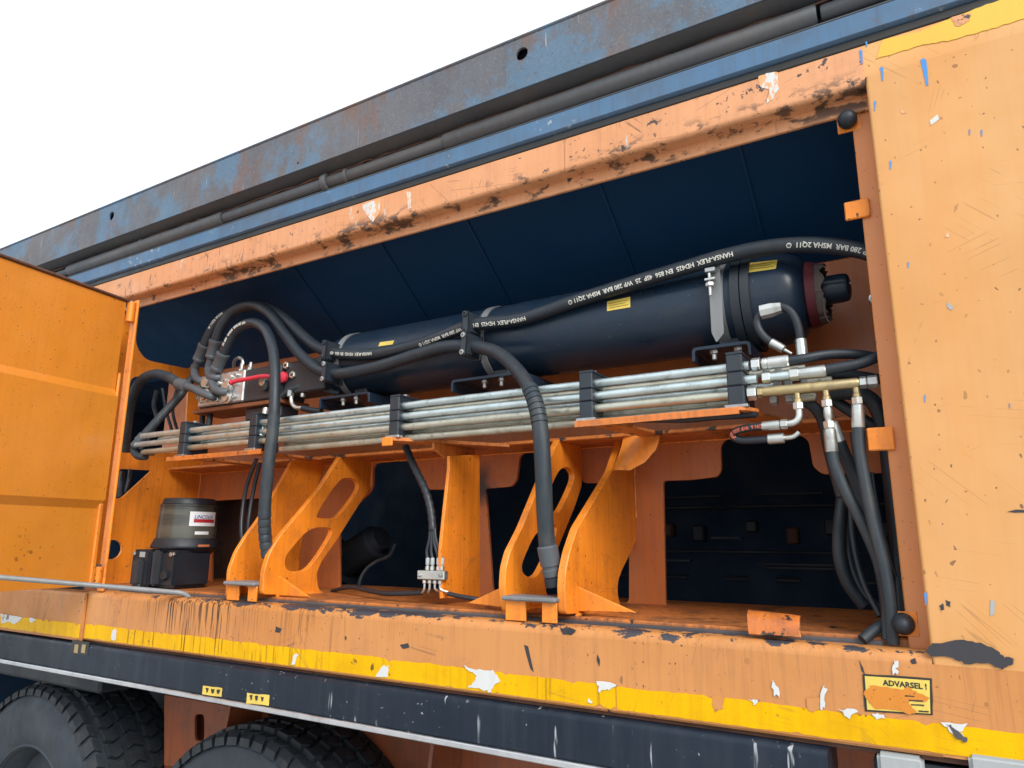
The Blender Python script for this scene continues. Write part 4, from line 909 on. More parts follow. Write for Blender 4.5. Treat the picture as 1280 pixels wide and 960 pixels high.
# 2: second hose, clamps, then droops down to the right-hand bracket
h2 = pp([(268.5, 431, .135), (272, 418, .13), (278, 405, .13), (291, 389, .135), (314, 381, .14), (336, 391, .14), (355, 417, .14), (375, 443, .135), (395, 460, .13), (415, 467, .125), (462, 461, .12), (525, 442, .115), (560, 433, .11), (589, 433, .11),
         (620, 440, .085), (645, 461, .05), (662, 485, .02), (671, 510, .004), (676, 542, .000), (679, 590, .006), (681, 640, .02), (684, 680, .035), (690, 715, .048)])
t2, P2 = hose('hydraulic_hose', 'thick black hose drooping in front of the pipes down to the right-hand gussets', h2, grp='large hydraulic hoses')
sa = s_at(P2, 662, 487); sb_ = s_at(P2, 671, 530)
for k in range(7):
    a = sa+(sb_-sa)*k/7; mk('wrap_ring', sweep(subpath(P2, a, a+(sb_-sa)/7-.0025), RH+.0022, 18), 'rubber_dusty', t2)
mk('sleeve', sweep(subpath(P2, sb_, plen(P2)-.055), RH+.0018, 18), 'rubber_dusty', t2)
pe = P2[-1]; ax = (P2[-6]-pe).normalized()
mk('ferrule', lathe(pe-ax*.012, ax, [(0, .017), (.004, .022), (.018, .0225), (.020, .0205), (.026, .0205), (.028, .0235), (.070, .0245), (.074, .021)], 22), 'ferrule_grey', t2)
mk('hose_boot', lathe(pe-ax*.034, ax, [(0, .016), (.003, .0215), (.020, .0215), (.023, .018)], 20), 'rubber', t2)
# 3: front loop, falling straight down to the left-hand gussets
h3 = pp([(277, 447, .115), (284, 431, .11), (296, 412, .105), (314, 403.5, .10), (330, 410, .09), (340, 432, .07), (343.5, 460, .05), (343, 510, .024), (340, 547, .014), (335, 585, .012), (331, 635, .022), (331, 665, .034), (335, 697, .05)])
t3, P3 = hose('hydraulic_hose', 'thick black hose looping over the valve block and hanging down to the left gussets', h3, r=.0168, grp='large hydraulic hoses')
mk('lettering', hose_text(P3, .0168, 'WP 280 BAR  MSHA  4SP 25', s_at(P3, 312, 404), .0125, .1), 'hose_print', t3)
sa = s_at(P3, 342, 520); sb_ = s_at(P3, 331, 640); mk('sleeve', sweep(subpath(P3, sa, sb_), .0168+.0014, 18), 'rubber_dusty', t3)
for k in range(6):
    a = sb_+(plen(P3)-sb_)*k/6; sp_ = subpath(P3, a, a+(plen(P3)-sb_)/6-.003); mk('wrap_ring', sweep(sp_, [.0168+.0028-.0012*abs(2*i/(len(sp_)-1)-1) for i in range(len(sp_))], 18), 'rubber_dusty', t3)
# ferrules and steel elbows of the three hoses at the valve block
for T, Pt, end, Yv in ((t1, P1, (253, 477), .128), (t2, P2, (269, 472), .126), (t3, P3, (278, 490), .110)):
    p = Pt[0]; ax = (Pt[4]-p).normalized(); q = p-ax*.062
    mk('ferrule', lathe(q+ax*.010, ax, [(0, .018), (.003, .0225), (.012, .0225), (.014, .0210), (.055, .0215), (.058, .0235), (.068, .0235), (.070, .0195)], 22), 'ferrule_grey', T)
    e = at(end[0], end[1], Yv-.006); mid = q-ax*.030
    mk('elbow', tube([q+ax*.012, q-ax*.010, mid, mid.lerp(e, .55)+V((-.004, -.006, -.010)), e, e+V((.008, .012, .001))], .0145, 14, .005), 'ferrule_grey', T)
# 4: hose on the left leaving through the end wall
h4 = pp([(224, 480, .10), (212, 472, .11), (194, 467.5, .12), (177, 475, .13), (165, 497, .15), (159, 530, .18), (156, 570, .22)])
t4, P4 = hose('hydraulic_hose', 'thick dusty hose arching from the valve block to the left end wall', h4, r=.0185, mat='rubber_dusty', grp='large hydraulic hoses')
ax = (at(240, 485, .10)-P4[0]).normalized(); q = P4[0]
mk('ferrule', lathe(q-ax*.006, ax, [(0, .018), (.003, .0225), (.05, .0225), (.053, .017)], 20), 'ferrule_grey', t4)
mk('elbow', tube([q+ax*.04, at(240, 485, .10), at(254, 492, .10), at(266, 496, .112), at(270, 496, .13)], .0140, 14, .006), 'ferrule_grey', t4)
# 5: steel-clad hose crossing behind it down to the pipe end
h5 = pp([(243, 470, .21), (233, 482, .19), (227, 492, .17), (202, 520, .12), (184, 540, .09), (176, 549, .08)])
t5, P5 = hose('hydraulic_hose', 'hose slanting down to the left end of the pipe bundle', h5, r=.0155, mat='rubber_dusty', grp='large hydraulic hoses')
q = P5[-1]; ax = (P5[-1]-P5[-6]).normalized(); mk('ferrule', lathe(q-ax*.02, ax, [(0, .016), (.003, .019), (.03, .019), (.033, .0165), (.055, .0165), (.058, .012)], 18), 'ferrule_grey', t5)
mk('elbow', tube([q+ax*.03, at(167, 562, .075), at(172, 570, .07), at(182, 571, .07)], .013, 12, .006), 'rubber_dusty', t5)
# dark hoses in the left end openings
SG = 'thin black hoses'
for lst, r, lab in (([(196, 488, .20), (192, 505, .20), (196, 525, .18), (188, 545, .16), (176, 562, .14)], .008, 'corrugated dark hose inside the left end opening'),
                    ([(203, 486, .22), (207, 510, .22), (214, 535, .2), (217, 545, .18)], .006, 'thin dark hose hanging inside the left end opening'),
                    ([(222, 482, .24), (216, 510, .24), (222, 540, .2)], .006, 'second thin dark hose inside the left end opening, nearest the back'),
                    ([(153, 590, .16), (151, 606, .15), (150, 622, .14)], .010, 'thick dark hose behind the triangular cut-out under the shelf'),
                    ([(163, 588, .18), (160, 603, .17), (156, 616, .16)], .008, 'dark hose second behind the triangular cut-out'),
                    ([(253, 505, .20), (253, 525, .19), (250, 545, .18)], .010, 'short black hose below the valve block, left one'),
                    ([(262, 505, .18), (262, 525, .17), (257, 545, .16)], .011, 'short black hose below the valve block, right one'),
                    ([(321, 573, .16), (309, 605, .15), (303, 640, .13), (302, 668, .12), (306, 690, .13)], .0065, 'thin black hose hanging left of the drooping left hose, outer one'),
                    ([(325, 578, .17), (317, 612, .16), (311, 650, .14), (309, 680, .14)], .0065, 'thin black hose hanging left of the drooping left hose, inner one')):
    tag(mk('thin_hose', tube(pp(lst), r, 12), 'rubber'), lab, 'hose', SG)
# reddish hose right of the valve block, and small fittings below it
tag(mk('thin_hose', tube(pp([(351, 497, .15), (362, 488, .15), (378, 483, .16), (398, 483, .17), (410, 488, .18), (424, 492, .2)]), .0105, 14), 'rubber_dusty'), 'dark hose arching right of the valve block above small fittings', 'hose', SG)
sf = thing('elbow_fitting', 'small bright elbow fitting with short hose under the arching hose', 'fitting', at(364, 512, .15))
mk('nut', hexnut(at(363, 492, .15), (0, 0, 1), .022, .0115), 'fitting', sf); mk('bent_tube', tube(pp([(364, 496, .15), (364.5, 503, .15), (369, 509, .15), (378, 510, .15)]), .0068, 12, .004), 'fitting', sf); mk('short_hose', tube(pp([(378, 510, .15), (390, 513, .155), (402, 514, .16)]), .0095, 12), 'rubber', sf)
mk('nut', hexnut(at(378.5, 494, .16), (0, 0, 1), .014, .008), 'fitting', sf)
cf = thing('coupling', 'pale blue-grey screw coupling beside the left drooping hose', 'coupling', at(328, 545, .08))
c0_ = at(333, 510, .09); c1_ = at(326, 547, .06); ax = (c1_-c0_).normalized()
mk('coupling_body', lathe(c0_, ax, [(0, .008), (.004, .011), (.04, .011), (.044, .008)], 14), 'fitting', cf); mk('nut', hexnut(c0_+ax*.058, ax, .022, .014), 'fitting', cf); mk('coupling_tail', lathe(c0_+ax*.07, ax, [(0, .011), (.034, .011), (.036, .008)], 14), 'zinc', cf)
mk('ring', lathe(c0_+ax*.045, ax, [(0, .012), (.004, .012)], 14), 'red_paint', cf)

# hose clamps (two pairs) on the cylinder
HG = 'black clamps that tie the two long hoses to the cylinder'
for px, py, Yc, Pth, lab in ((415, 440.5, .14, P1, 'small black hose clamp, upper one of the left pair'), (414, 467, .125, P2, 'small black hose clamp, lower one of the left pair'), (590, 406.5, .12, P1, 'black hose clamp, upper one of the middle pair'), (589, 435, .11, P2, 'black hose clamp, lower one of the middle pair')):
    i, c, tt = ringpath(Pth, s_at(Pth, px, py)); tt = V((tt.x, tt.y, tt.z*.3)).normalized(); ay = V((0, 1, 0)); ay = (ay-tt*ay.dot(tt)).normalized(); az = tt.cross(ay)
    if az.z < 0: az = -az
    h = thing('hose_clamp', lab, 'clamp', c-az*.034, HG)
    mk('clamp_body', obox(c, tt, ay, az, .026, .056, .062, .004, 2), 'clamp_black', h)
    mk('front_plate', obox(c-ay*.031, tt, ay, az, .022, .006, .068, .0045, 2), 'clamp_black', h)
    for s in (-1, 1):
        b = mk('bolt', lathe(c-ay*.0338+az*s*.024, -ay, [(0, .0075), (.005, .0075), (.006, .0060), (.006, .0035), (.002, .003)], 14), 'steel_bolt' if Pth is P2 else 'clamp_black', h)
    mk('back_plate', obox(c+ay*.034, tt, ay, az, .022, .010, .070, .002), 'clamp_black', h)

# ------------------------------------------------------------------ right-hand couplings and hoses
def run(px0, py0, px1, py1, Y): return at(px0, py0, Y), at(px1, py1, Y)
RG = 'hoses on the right behind the frame'
YP = .06
tR1 = thing('hydraulic_hose', 'black hose coupled to the topmost pipe and passing behind the right frame', 'hose', at(1000, 455, YP), RG)
zr = zp[0]; x_ = lambda px, py=455: at(px, py, YP).x
mk('nut', hexnut((x_(945), YP, zr), (1, 0, 0), 0.018, .0150), 'fitting', tR1); mk('ferrule', lathe((x_(952), YP, zr), (1, 0, 0), [(0, .010), (.003, .0125), (.01, .0125), (.012, .011), (.014, .0130), (.052, .0130), (.055, .0105)], 20), 'fitting', tR1)
mk('rubber_hose', tube([V((x_(978), YP, zr)), V((x_(1000), YP+.002, zr+.001)), at(1035, 443, .08), at(1070, 443, .10), at(1100, 448, .13), at(1130, 458, .17)], .0100, 16), 'rubber', tR1)
tR2 = thing('hydraulic_hose', 'black hose coupled to the middle pipe and rising behind the right frame', 'hose', at(1020, 470, YP), RG)
zr = zp[1]; mk('nut', hexnut((x_(957), YP, zr), (1, 0, 0), .017, .0140), 'fitting', tR2); mk('straight_tube', lathe((x_(960), YP, zr), (1, 0, 0), [(0, .0095), (.06, .0095)], 16), 'zinc', tR2); mk('nut', hexnut((x_(992), YP, zr+.001), (1, 0, 0), .018, .0145), 'fitting', tR2)
mk('ferrule', lathe((x_(997), YP, zr+.001), (1, 0, 0), [(0, .011), (.003, .0125), (.050, .0130), (.053, .0105)], 20), 'fitting', tR2)
mk('rubber_hose', tube([V((x_(1025), YP, zr+.001)), at(1045, 460, .062), at(1070, 456, .07), at(1097, 446, .085), at(1125, 428, .12)], .0108, 16), 'rubber', tR2)
# brass-coloured manifold tube with three down ports
mt = thing('manifold_tube', 'yellowish plated distributor tube with three outlets at the right', 'manifold', at(1010, 490, YP))
zr = zp[2]; mk('nut', hexnut((x_(940, 487), YP, zr), (1, 0, 0), .019, .0155), 'fitting', mt); mk('nut', hexnut((x_(950, 487), YP, zr), (1, 0, 0), .010, .0118), 'brass_zinc', mt)
xm1 = x_(1074, 478); mk('tube', lathe((x_(953, 487), YP, zr), (1, 0, 0), [(0, .0100), (.004, .0108), (xm1-x_(953, 487)-.004, .0108), (xm1-x_(953, 487), .009)], 20), 'brass_zinc', mt)
mk('nut', hexnut((x_(1079, 478), YP, zr), (1, 0, 0), .013, .0120), 'fitting', mt); mk('nut', hexnut((x_(1091, 478), YP, zr), (1, 0, 0), .018, .0128), 'steel_bolt', mt)
ports = []
for px in (996, 1032, 1070):
    X = x_(px, 485); ports.append(X); mk('outlet', lathe((X, YP, zr-.008), (0, 0, -1), [(0, .0065), (.012, .0065), (.014, .008), (.020, .008)], 14), 'brass_zinc', mt)
    mk('nut', hexnut((X, YP, zr-.035), (0, 0, -1), .015, .0105), 'fitting', mt)
# outlet 1: elbow to the left and red-lettered hose
e1_ = thing('thin_hose', 'small black hose with red lettering looping under the couplings', 'hose', at(960, 520, YP), RG)
X = ports[0]; mk('elbow', tube([V((X, YP, zr-.040)), V((X, YP, zr-.058)), V((X-.008, YP, zr-.068)), V((X-.026, YP, zr-.070))], .0070, 12, .004), 'fitting', e1_)
mk('nut', hexnut((X-.030, YP, zr-.070), (1, 0, 0), .014, .0100), 'fitting', e1_); zz = zr-.071; mk('ferrule', lathe((X-.038, YP, zz), (-1, 0, 0), [(0, .0075), (.002, .0098), (.034, .0098), (.036, .0085)], 16), 'fitting', e1_)
pth = smooth_path([V((X-.07, YP, zz)), V((X-.11, YP, zz-.002)), V((X-.135, YP+.004, zz-.008)), V((X-.140, YP+.01, zz-.016)), V((X-.125, YP+.012, zz-.024)), V((X-.066, YP+.010, zz-.026))])
mk('rubber_hose', sweep(pth, .0080, 14), 'rubber', e1_); mk('lettering', hose_text(pth[::-1], .0080, 'DN 6  WP 350 BAR', plen(pth)-.002, .0095, .15), 'red_print', e1_)
mk('ferrule', lathe((X-.066, YP+.010, zz-.026), (1, 0, 0), [(0, .009), (.002, .0108), (.032, .0108), (.034, .006)], 16), 'fitting', e1_); mk('bent_tube', tube([V((X-.034, YP+.01, zz-.026)), V((X-.015, YP+.01, zz-.025)), V((X-.004, YP+.01, zz-.016))], .0048, 10, .004), 'fitting', e1_)
tag(mk('thin_hose', tube(pp([(730, 528, .14), (800, 524, .12), (860, 524, .10), (900, 520, .08), (924, 519, .075), (946, 517, .07)]), .0085, 12), 'rubber'), 'black hose lying below the pipes on the right support', 'hose', RG)
# rear row fittings
rf = thing('pipe_coupling', 'row of plated couplings on the rear pipes behind the distributor tube', 'coupling', at(985, 480, .11))
for i, pxs in enumerate(((960, 975), (972, 985, 1006), (965, 985))):
    for px in pxs: mk('nut', hexnut((at(px, 470, .108).x, .108, zp[i]-.010), (1, 0, 0), .016, .0125), 'steel_bolt' if i else 'fitting', rf)
    xx = at(pxs[-1], 470, .108).x; mk('stub', lathe((xx, .108, zp[i]-.010), (1, 0, 0), [(0, .0095), (.05, .0095), (.052, .008)], 14), 'zinc_dirty', rf)
# outlet 2 and 3: hoses falling to the lower right corner
def drop(X, label, lst, r=.0112, tee=False):
    t = thing('hydraulic_hose', label, 'hose', (X, YP, 1.45), RG)
    z = zr-.042
    if tee:
        mk('tee', join(lathe((X, YP, z), (0, 0, -1), [(0, .007), (.006, .0085), (.02, .0085), (.024, .007), (.03, .007)], 14)), 'fitting', t); mk('nut', hexnut((X, YP, z-.036), (.06, 0, -1), .015, .0108), 'fitting', t); z -= .043
    p = V((X, YP, z)); d = (V(at(*lst[0]))-p).normalized()
    mk('ferrule', lathe(p, d, [(0, .009), (.003, .0118), (.045, .0122), (.048, .0105)], 18), 'fitting', t)
    mk('rubber_hose', tube([p+d*.040]+[at(*q) for q in lst], r, 16), 'rubber_dusty' if r > .011 else 'rubber', t); return t
drop(ports[1], 'black hose falling from the middle outlet of the distributor tube', [(1041, 575, .06), (1055, 611, .065), (1072, 642, .07), (1090, 680, .075), (1101, 710, .08), (1109, 750, .075), (1110, 800, .06)], tee=True)
drop(ports[2], 'black hose falling from the right-hand outlet of the distributor tube', [(1074, 560, .055), (1083, 612, .05), (1093, 660, .05), (1104, 702, .05), (1112, 750, .05), (1116, 805, .055)])
t = thing('hydraulic_hose', 'black hose angled off the middle outlet, just behind its neighbour', 'hose', at(1050, 540, .08), RG)
p = at(1038, 528, .075); d = (at(1048, 550, .085)-p).normalized(); mk('ferrule', lathe(p, d, [(0, .010), (.003, .0135), (.04, .0135), (.043, .011)], 16), 'fitting', t); mk('rubber_hose', tube([p+d*.035]+pp([(1057, 572, .10), (1070, 603, .11), (1082, 640, .115), (1095, 685, .12), (1106, 735, .12), (1113, 790, .10)]), .0125, 14), 'rubber', t)
for lst, r, lab in (([(1053, 622, .20), (1050, 650, .19), (1048, 680, .18), (1050, 702, .18), (1060, 730, .19), (1080, 757, .2)], .0125, 'dark hose hanging at the left edge of the right-hand bundle'),
                    ([(1061, 620, .22), (1060, 660, .21), (1060, 690, .2), (1070, 725, .2), (1085, 748, .2), (1108, 762, .2)], .008, 'thin dark hose beside the left edge of the right-hand bundle'),
                    ([(1110, 560, .16), (1119, 640, .15), (1125, 700, .14), (1130, 770, .12), (1132, 800, .11)], .0165, 'thick dark hose tight behind the right frame'),
                    ([(1035, 492, .13), (1065, 490, .13), (1090, 500, .14), (1104, 530, .15), (1112, 570, .17)], .016, 'thick dark hose curving down behind the distributor tube'),
                    ([(1040, 498, .16), (1060, 512, .16), (1085, 528, .17), (1110, 542, .18)], .012, 'dark hose crossing behind the middle outlet'),
                    ([(1004, 500, .13), (1020, 510, .14), (1030, 530, .16), (1036, 560, .18), (1052, 620, .19)], .012, 'dark hose dropping behind the middle outlet'),
                    ([(985, 474, .13), (1010, 470, .13), (1060, 468, .14), (1110, 476, .16)], .010, 'dark hose running level behind the distributor tube'),
                    ([(1046, 560, .20), (1062, 600, .19), (1080, 650, .17), (1098, 700, .15), (1122, 760, .14)], .0035, 'thin wire inside the right-hand bundle'),
                    ([(1066, 540, .15), (1070, 580, .16), (1064, 625, .18), (1067, 680, .18), (1080, 730, .18), (1100, 770, .16)], .006, 'thin dark hose winding through the right-hand bundle'),
                    ([(1090, 590, .12), (1098, 640, .11), (1108, 680, .11), (1120, 720, .11)], .003, 'thin wire behind the right-hand hose'),
                    ([(1078, 800, .045), (1092, 788, .06), (1106, 778, .08)], .010, 'short dark hose lying at the foot of the right-hand bundle')):
    tag(mk('thin_hose', tube(pp(lst), r, 14), 'rubber'), lab, 'hose', RG)
# small gauge hose on the cylinder end
gh = thing('thin_hose', 'small black hose looped in front of the cylinder end with a bright fitting', 'hose', at(980, 430, .12), RG)
mk('rubber_hose', tube(pp([(1000.5, 427, .115), (999, 414, .112), (995, 400, .11), (987, 388, .11), (976, 383, .11), (962, 385, .11), (951, 391, .11), (946, 402, .11), (949, 413, .11), (957, 423, .11), (965, 429, .11)]), .0088, 14, .005), 'rubber', gh)
f0 = at(951, 390.5, .108); f1 = at(977, 384.5, .108); ax = (f1-f0).normalized(); mk('fitting_sleeve', lathe(f0, ax, [(0, .0165), ((f1-f0).length*.5, .0165), ((f1-f0).length, .0120)], 8), 'fitting', gh)
p = at(964, 428.5, .11); d = (at(978, 436, .11)-p).normalized(); mk('ferrule', lathe(p, d, [(0, .0105), (.03, .0095), (.033, .004), (.05, .003)], 14), 'fitting', gh)
p = at(1000.5, 424, .115); mk('ferrule', lathe(p, (0.03, 0, -1), [(0, .0105), (.002, .0118), (.040, .0118), (.042, .009)], 14), 'fitting', gh)
q = at(1091, 367, .40); mk('lift_ring', lathe((q.x, .445, q.z), (0, -1, 0), [(0, .014), (.008, .014), (.010, .012), (.010, .008), (.004, .007)], 18), 'fitting', body)

# ------------------------------------------------------------------ grease pump
YQ = .17; pc = at(231, 690, YQ); px_m = pc.x
gp = thing('grease_pump', 'black grease pump with smoked reservoir and white label standing on the compartment floor', 'pump', (px_m, YQ, ZF))
zt_ = at(231, 623, YQ-.06).z; zm = at(231, 673, YQ-.10).z; zf_ = at(231, 686, YQ-.10).z; RP = .098
mk('reservoir', lathe((px_m, YQ, zm), (0, 0, 1), [(0, RP*1.02), ((zt_-zm)*.5, RP*.99), (zt_-zm-.028, RP*.965), (zt_-zm-.026, RP*.98), (zt_-zm-.020, RP*.98)], 48), 'reservoir', gp)
mk('lid', lathe((px_m, YQ, zt_-.020), (0, 0, 1), [(0, RP*.90), (.002, RP*.92), (.018, RP*.88), (.022, RP*.85), (.023, RP*.2)], 48), 'pump_black', gp)
mk('flare_ring', lathe((px_m, YQ, zf_), (0, 0, 1), [(0, RP*1.13), (.004, RP*1.15), (.008, RP*1.15), (zm-zf_-.003, RP*1.05), (zm-zf_, RP*1.03)], 48), 'pump_black', gp)
pbm = mk('pump_base', join(lathe((px_m, YQ, ZF+.006), (0, 0, 1), [(0, RP*.80), (zf_-ZF-.03, RP*.85), (zf_-ZF-.008, RP*1.08)], 40)), 'pump_black', gp)
mk('motor_housing', join(box(px_m-RP*1.2, px_m-RP*.15, YQ-RP*1.25, YQ+RP*.3, ZF+.004, zf_-.004, .008, 2)), 'pump_black', gp)
mk('side_housing', box(px_m-RP*.1, px_m+RP*1.0, YQ-RP*1.02, YQ+RP*.4, ZF+.004, zf_-.006, .010, 2), 'pump_black', gp)
mk('front_boss', box(px_m-RP*.85, px_m-RP*.42, YQ-RP*1.42, YQ-RP*1.2, ZF+.012, zf_-.036, .006, 2), 'block_dark', gp)
mk('front_rib', box(px_m-RP*.06, px_m+RP*.18, YQ-RP*1.22, YQ-RP*.9, ZF+.01, zf_-.005, .006, 2), 'block_dark', gp)
mk('outlet_port', hexnut((px_m+RP*.55, YQ-RP*1.04, ZF+.045), (0, -1, 0), .018, .017), 'pump_black', gp)
for dx, z, r in ((-1.02, zf_-.018, .007), (.75, zf_-.020, .008), (.90, zf_-.018, .006)):
    mk('bolt', hexnut((px_m+RP*dx, YQ-RP*(1.26 if dx < 0 else 1.04), z), (0, -1, 0), .008, r), 'steel_bolt', gp)
mk('type_plate', box(px_m-RP*.72, px_m-RP*.40, YQ-RP*1.26, YQ-RP*1.251, zf_-.030, zf_-.012, .0003), 'grey_soft', gp)
mk('grease_nipple', lathe((px_m-RP*.5, YQ-RP*1.25, ZF+.016), (0, -.6, -1), [(0, .006), (.014, .006), (.018, .003)], 10), 'pump_black', gp)
def cyl_patch(a0, a1, z0, z1, r, mat, par, nm, rr=None):
    vs = []; fs = []; n = 8
    for i in range(n+1):
        a = rad(a0+(a1-a0)*i/n)
        for z in (z0, z1): vs.append(V((px_m+r*math.sin(a), YQ-r*math.cos(a), z)))
    for i in range(n): fs.append((2*i, 2*i+2, 2*i+3, 2*i+1))
    return mk(nm, (vs, fs), mat, par)
rl = RP*1.0+.0006
def zy(py): return at(240, py, YQ-.09).z
lb = cyl_patch(58, 118, zy(657), zy(638.5), rl, 'label_white', gp, 'label'); cyl_patch(66, 114, zy(652.5), zy(648), rl+.0006, 'label_red', lb, 'label_band')
vs, fs = text2d('LINCOLN', .019, .0003); w = max(v[0] for v in vs)
mk('lettering', ([V((px_m+(rl+.0008)*math.sin(rad(66)+x*.86/rl), YQ-(rl+.0008)*math.cos(rad(66)+x*.86/rl), zy(647.3)+y+.0)) for x, y in [(x+y*.25, y*.88) for x, y in vs]], fs), 'label_blue', lb)
cyl_patch(70, 100, zy(668), zy(664), rl+.0008, 'label_white', gp, 'label'); cyl_patch(76, 98, zf_+.006, zf_+.013, RP*1.15, 'orange_label', gp, 'label')

# ------------------------------------------------------------------ grease distributor with its sheathed hose bundle
YG = .10; gd = thing('grease_distributor', 'small zinc grease distributor block with four lines at the foot of the post', 'distributor', at(540, 740, YG))
q0 = at(521, 724, YG); q1 = at(555, 714, YG); mk('block', box(q0.x, q1.x, YG, YG+.02, q0.z, q1.z, .002), 'fitting', gd)
for px in (524.5, 551): q = at(px, 719, YG); mk('bolt', lathe((q.x, YG-.0005, q.z), (0, -1, 0), [(0, .0048), (.004, .0048), (.005, .003)], 12), 'steel_bolt', gd)
trunk = pp([(507, 558, .16), (514, 575, .15), (522, 592, .14), (532, 613, .13), (539, 640, .12), (541, 663, .115)])
pt_ = smooth_path(trunk); ln = plen(pt_); mk('sheath', sweep(pt_, [.0105+.0013*math.sin(2*PI*i/2.6) for i in range(len(pt_))], 14), 'rubber', gd)
for k, (fx, bx_) in enumerate(((532.5, 527), (538.5, 535), (546, 549), (550.5, 560))):
    f = at(fx, 699, YG); mk('grease_line', tube([pt_[-3]+V(((k-1.5)*.004, 0, 0)), at(541+(k-1.5)*3, 678, YG+.01), at(fx, 690, YG+.008), f+V((0, .008, 0))], .0042, 10), 'rubber', gd)
    mk('line_fitting', lathe(f+V((0, .008, .004)), (0, 0, -1), [(0, .0045), (.003, .0058), (.018, .0058), (.020, .0040), (.028, .0040)], 12), 'grey_soft', gd); mk('nut', hexnut((f.x, YG+.008, q1.z+.006), (0, 0, 1), .011, .0065), 'fitting', gd)
    xo = at(528.5+k*6.5, 727, YG).x; mk('nut', hexnut((xo, YG+.008, q0.z-.006), (0, 0, 1), .010, .0062), 'fitting', gd)
    e = at(bx_, 741 if k < 2 else 737+k, YG+.02); mk('steel_line', tube([V((xo, YG+.008, q0.z-.010)), V((xo, YG+.008, q0.z-.024)), V((xo+(e.x-xo)*.3, YG+.010, e.z+.004)), e], .0032, 10, .004), 'fitting', gd)
for lst, r, lab in (([(527, 741, .12), (505, 742, .13), (480, 742, .15), (455, 737, .2), (436, 734, .25), (415, 739, .3)], .0065, 'thin black grease hose lying on the floor left of the distributor'), ([(560, 742, .12), (572, 745, .12), (590, 748, .12), (606, 750, .14), (640, 750, .2)], .0060, 'thin black grease hose leaving right of the distributor')):
    tag(mk('thin_hose', tube(pp(lst), r, 12), 'rubber'), lab, 'hose', SG)

# ------------------------------------------------------------------ rubber bumpers on the frame
for px, py, lab in ((1058.5, 146.5, 'round black rubber bumper at the top right corner of the opening'), (1128, 781, 'round black rubber bumper at the bottom right corner of the opening')):
    q = at(px, py, .03); t = thing('rubber_bumper', lab, 'bumper', (q.x, .045, q.z), 'rubber door bumpers')
    mk('rubber_cone', lathe((q.x, .050, q.z), (0, -1, 0), [(0, .019), (.004, .0195), (.010, .0185), (.020, .0145), (.026, .011), (.030, .006), (.031, .001)] if py > 400 else [(0, .016), (.004, .0185), (.014, .0190), (.024, .015), (.030, .008), (.031, .001)], 24), 'rubber', t)
    mk('base_plate', box(q.x-.021, q.x+.024, .0505, .0555, q.z-.021, q.z+.021, .001), 'orange_inner', t)

# ------------------------------------------------------------------ door stay rod
r1 = at(233, 741.5, .025); r0 = at(-30, 719, -.06)
while (r0-dh).dot(dn) < .03: r0 = at(-30, 719, r0.y-.01)
tag(mk('stay_rod', tube([r0, r0.lerp(r1, .4), r0.lerp(r1, .8), r1+(r0-r1).normalized()*.02, r1, r1+V((.006, .012, -.02))], .0075, 12, .02), 'steel_grey'), 'grey steel stay rod lying across the foot of the open door', 'rod')

# ------------------------------------------------------------------ wheels
def wheel(cx, cz, label):
    R, y0, wd = .50, .085, .36
    t = thing('wheel', label, 'wheel', (cx, y0, cz-R), 'truck wheels under the machine')
    prof = [(.030, .27), (.012, .30), (.000, .355), (.004, .41), (.016, .440), (.034, .468), (.05, .482), (wd/2, .487), (wd-.05, .482), (wd-.034, .468), (wd-.012, .43), (wd, .36), (wd-.02, .28)]
    ty = mk('tyre', lathe((cx, y0, cz), (0, 1, 0), prof, 72, close=False), 'tyre_side', t)
    mk('rim', lathe((cx, y0+.02, cz), (0, 1, 0), [(0, .275), (.004, .285), (.03, .262), (.09, .245), (.10, .12), (.085, .10), (.06, .095), (.058, .02)], 40, close=False), 'tyre_side', t)
    mk('hub', lathe((cx, y0+.03, cz), (0, 1, 0), [(0, .03), (.006, .07), (.05, .075), (.06, .10)], 24), 'tyre_side', t)
    # tread blocks: five rows, shared meshes
    rows = [(.012, .055, .018), (.078, .056, .020), (.150, .060, .021), (.226, .056, .020), (.293, .055, .018)]; NB = 52
    for ri, (yy, w, h) in enumerate(rows):
        ang = 2*PI/NB*.80; vs = []
        sk = .010*(1 if ri % 2 else -1)
        for rr, sc in ((.468 if ri in (0, 4) else .480, 1.0), (R-(.010 if ri in (0, 4) else 0), .88)):
            for (u, v) in ((-.5, -.5), (-.5, 0), (-.5, .5), (.5, .5), (.5, 0), (.5, -.5)):
                a = u*ang*sc + (sk*(1 if v == 0 else -1))*1.2; y = v*w*sc
                edge = .012 if (ri == 0 and v < 0) or (ri == 4 and v > 0) else 0
                vs.append(((rr-edge)*math.sin(a), y, (rr-edge)*math.cos(a)))
        fs = [(6, 7, 8, 9, 10, 11)] + [(i, (i+1) % 6, 6+(i+1) % 6, 6+i) for i in range(6)]
        me = bpy.data.meshes.new('tread_block'); me.from_pydata(vs, [], fs); me.materials.append(M['tyre_rubber']); 
        bm = bmesh.new(); bm.from_mesh(me); bmesh.ops.recalc_face_normals(bm, faces=bm.faces); bm.to_mesh(me); bm.free()
        for k in range(NB):
            th = 2*PI*(k+.5*(ri % 2)+.13*ri)/NB
            if math.cos(th) < -.2: continue
            o = bpy.data.objects.new('tread_block', me); COL.objects.link(o); o.parent = ty
            o.location = (0, yy+w/2, R); o.rotation_euler = (0, th, 0)
    return t
wheel(-3.04, .553, 'dusty black truck tyre at the bottom left corner'); wheel(-1.86, .540, 'truck tyre showing only its top, right of the corner tyre')
mk('wheel_arch', box(-4.2, -2.62, .09, .60, 1.06, 1.135, .01), 'rubber', body)
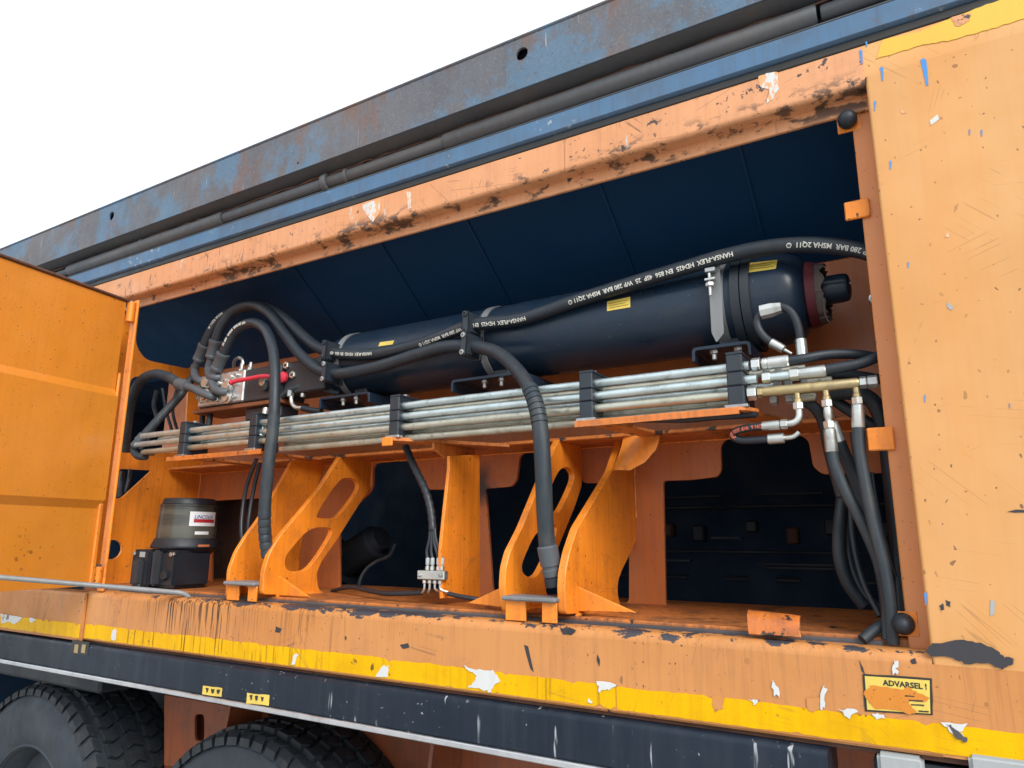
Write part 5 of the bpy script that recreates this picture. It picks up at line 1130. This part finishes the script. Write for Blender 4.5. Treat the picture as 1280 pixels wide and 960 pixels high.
# ------------------------------------------------------------------ dark machinery deep inside
cv = thing('conveyor_frame', 'dim conveyor frame with rollers deep behind the right-hand opening', 'conveyor', (-.4, 1.0, 1.3))
for z, y, h in ((1.72, 1.22, .007), (1.56, 1.20, .006)): mk('beam', box(-1.6, .6, y, y+.05, z-h, z+h, .004), 'dark_machine', cv)
random.seed(5)
for k in range(11):
    x = -1.35+k*.145+random.uniform(-.03, .03); w = random.uniform(.03, .09); z = 1.64+random.uniform(-.015, .015); mk('roller_bracket', box(x, x+w, 1.15, 1.2, z-random.uniform(.02, .04), z+.02, .006), 'dark_machine' if k % 3 else 'rust_panel', cv)
for k in range(8): x = -1.2+k*.19+random.uniform(-.02, .02); mk('scraper', obox(V((x, 1.05, 1.475)), V((1, 0, 0)), V((0, 1, .3)).normalized(), V((0, -.3, 1)).normalized(), .08, .03, .012, .004), 'dark_machine', cv)
for k in range(10):
    x = random.uniform(-1.2, .2); z = random.choice([1.48, 1.52, 1.60, 1.66, 1.75])+random.uniform(-.01, .01); w = random.uniform(.06, .25); mk('cross_bar', box(x, x+w, 1.10, 1.13, z-.004, z+.004, .001), 'dark_machine', cv)
hm = thing('hydraulic_motor', 'dark hydraulic motor lying behind the slotted gusset', 'motor', at(440, 735, .62))
m0 = at(400, 722, .66); m1 = at(478, 672, .66); ax = (m1-m0).normalized(); Lm = (m1-m0).length
mk('motor_body', lathe(m0, ax, [(0, .03), (.005, .085), (Lm*.35, .09), (Lm*.37, .065), (Lm*.9, .065), (Lm*.92, .05), (Lm, .045)], 24), 'clamp_black', hm)
mk('motor_flange', lathe(m0+ax*Lm*.36, ax, [(0, .10), (.02, .10)], 8), 'clamp_black', hm); mk('bolt', hexnut(m0+ax*Lm*.5+V((0, -.07, .02)), ax, .03, .014), 'steel_bolt', hm)
tag(mk('thin_hose', tube(pp([(494, 680, .55), (488, 694, .55), (470, 702, .55), (456, 713, .52), (449, 728, .50), (450, 742, .48)]), .006, 10), 'rubber_dusty'), 'thin hose curling down beside the dark motor', 'hose', SG)
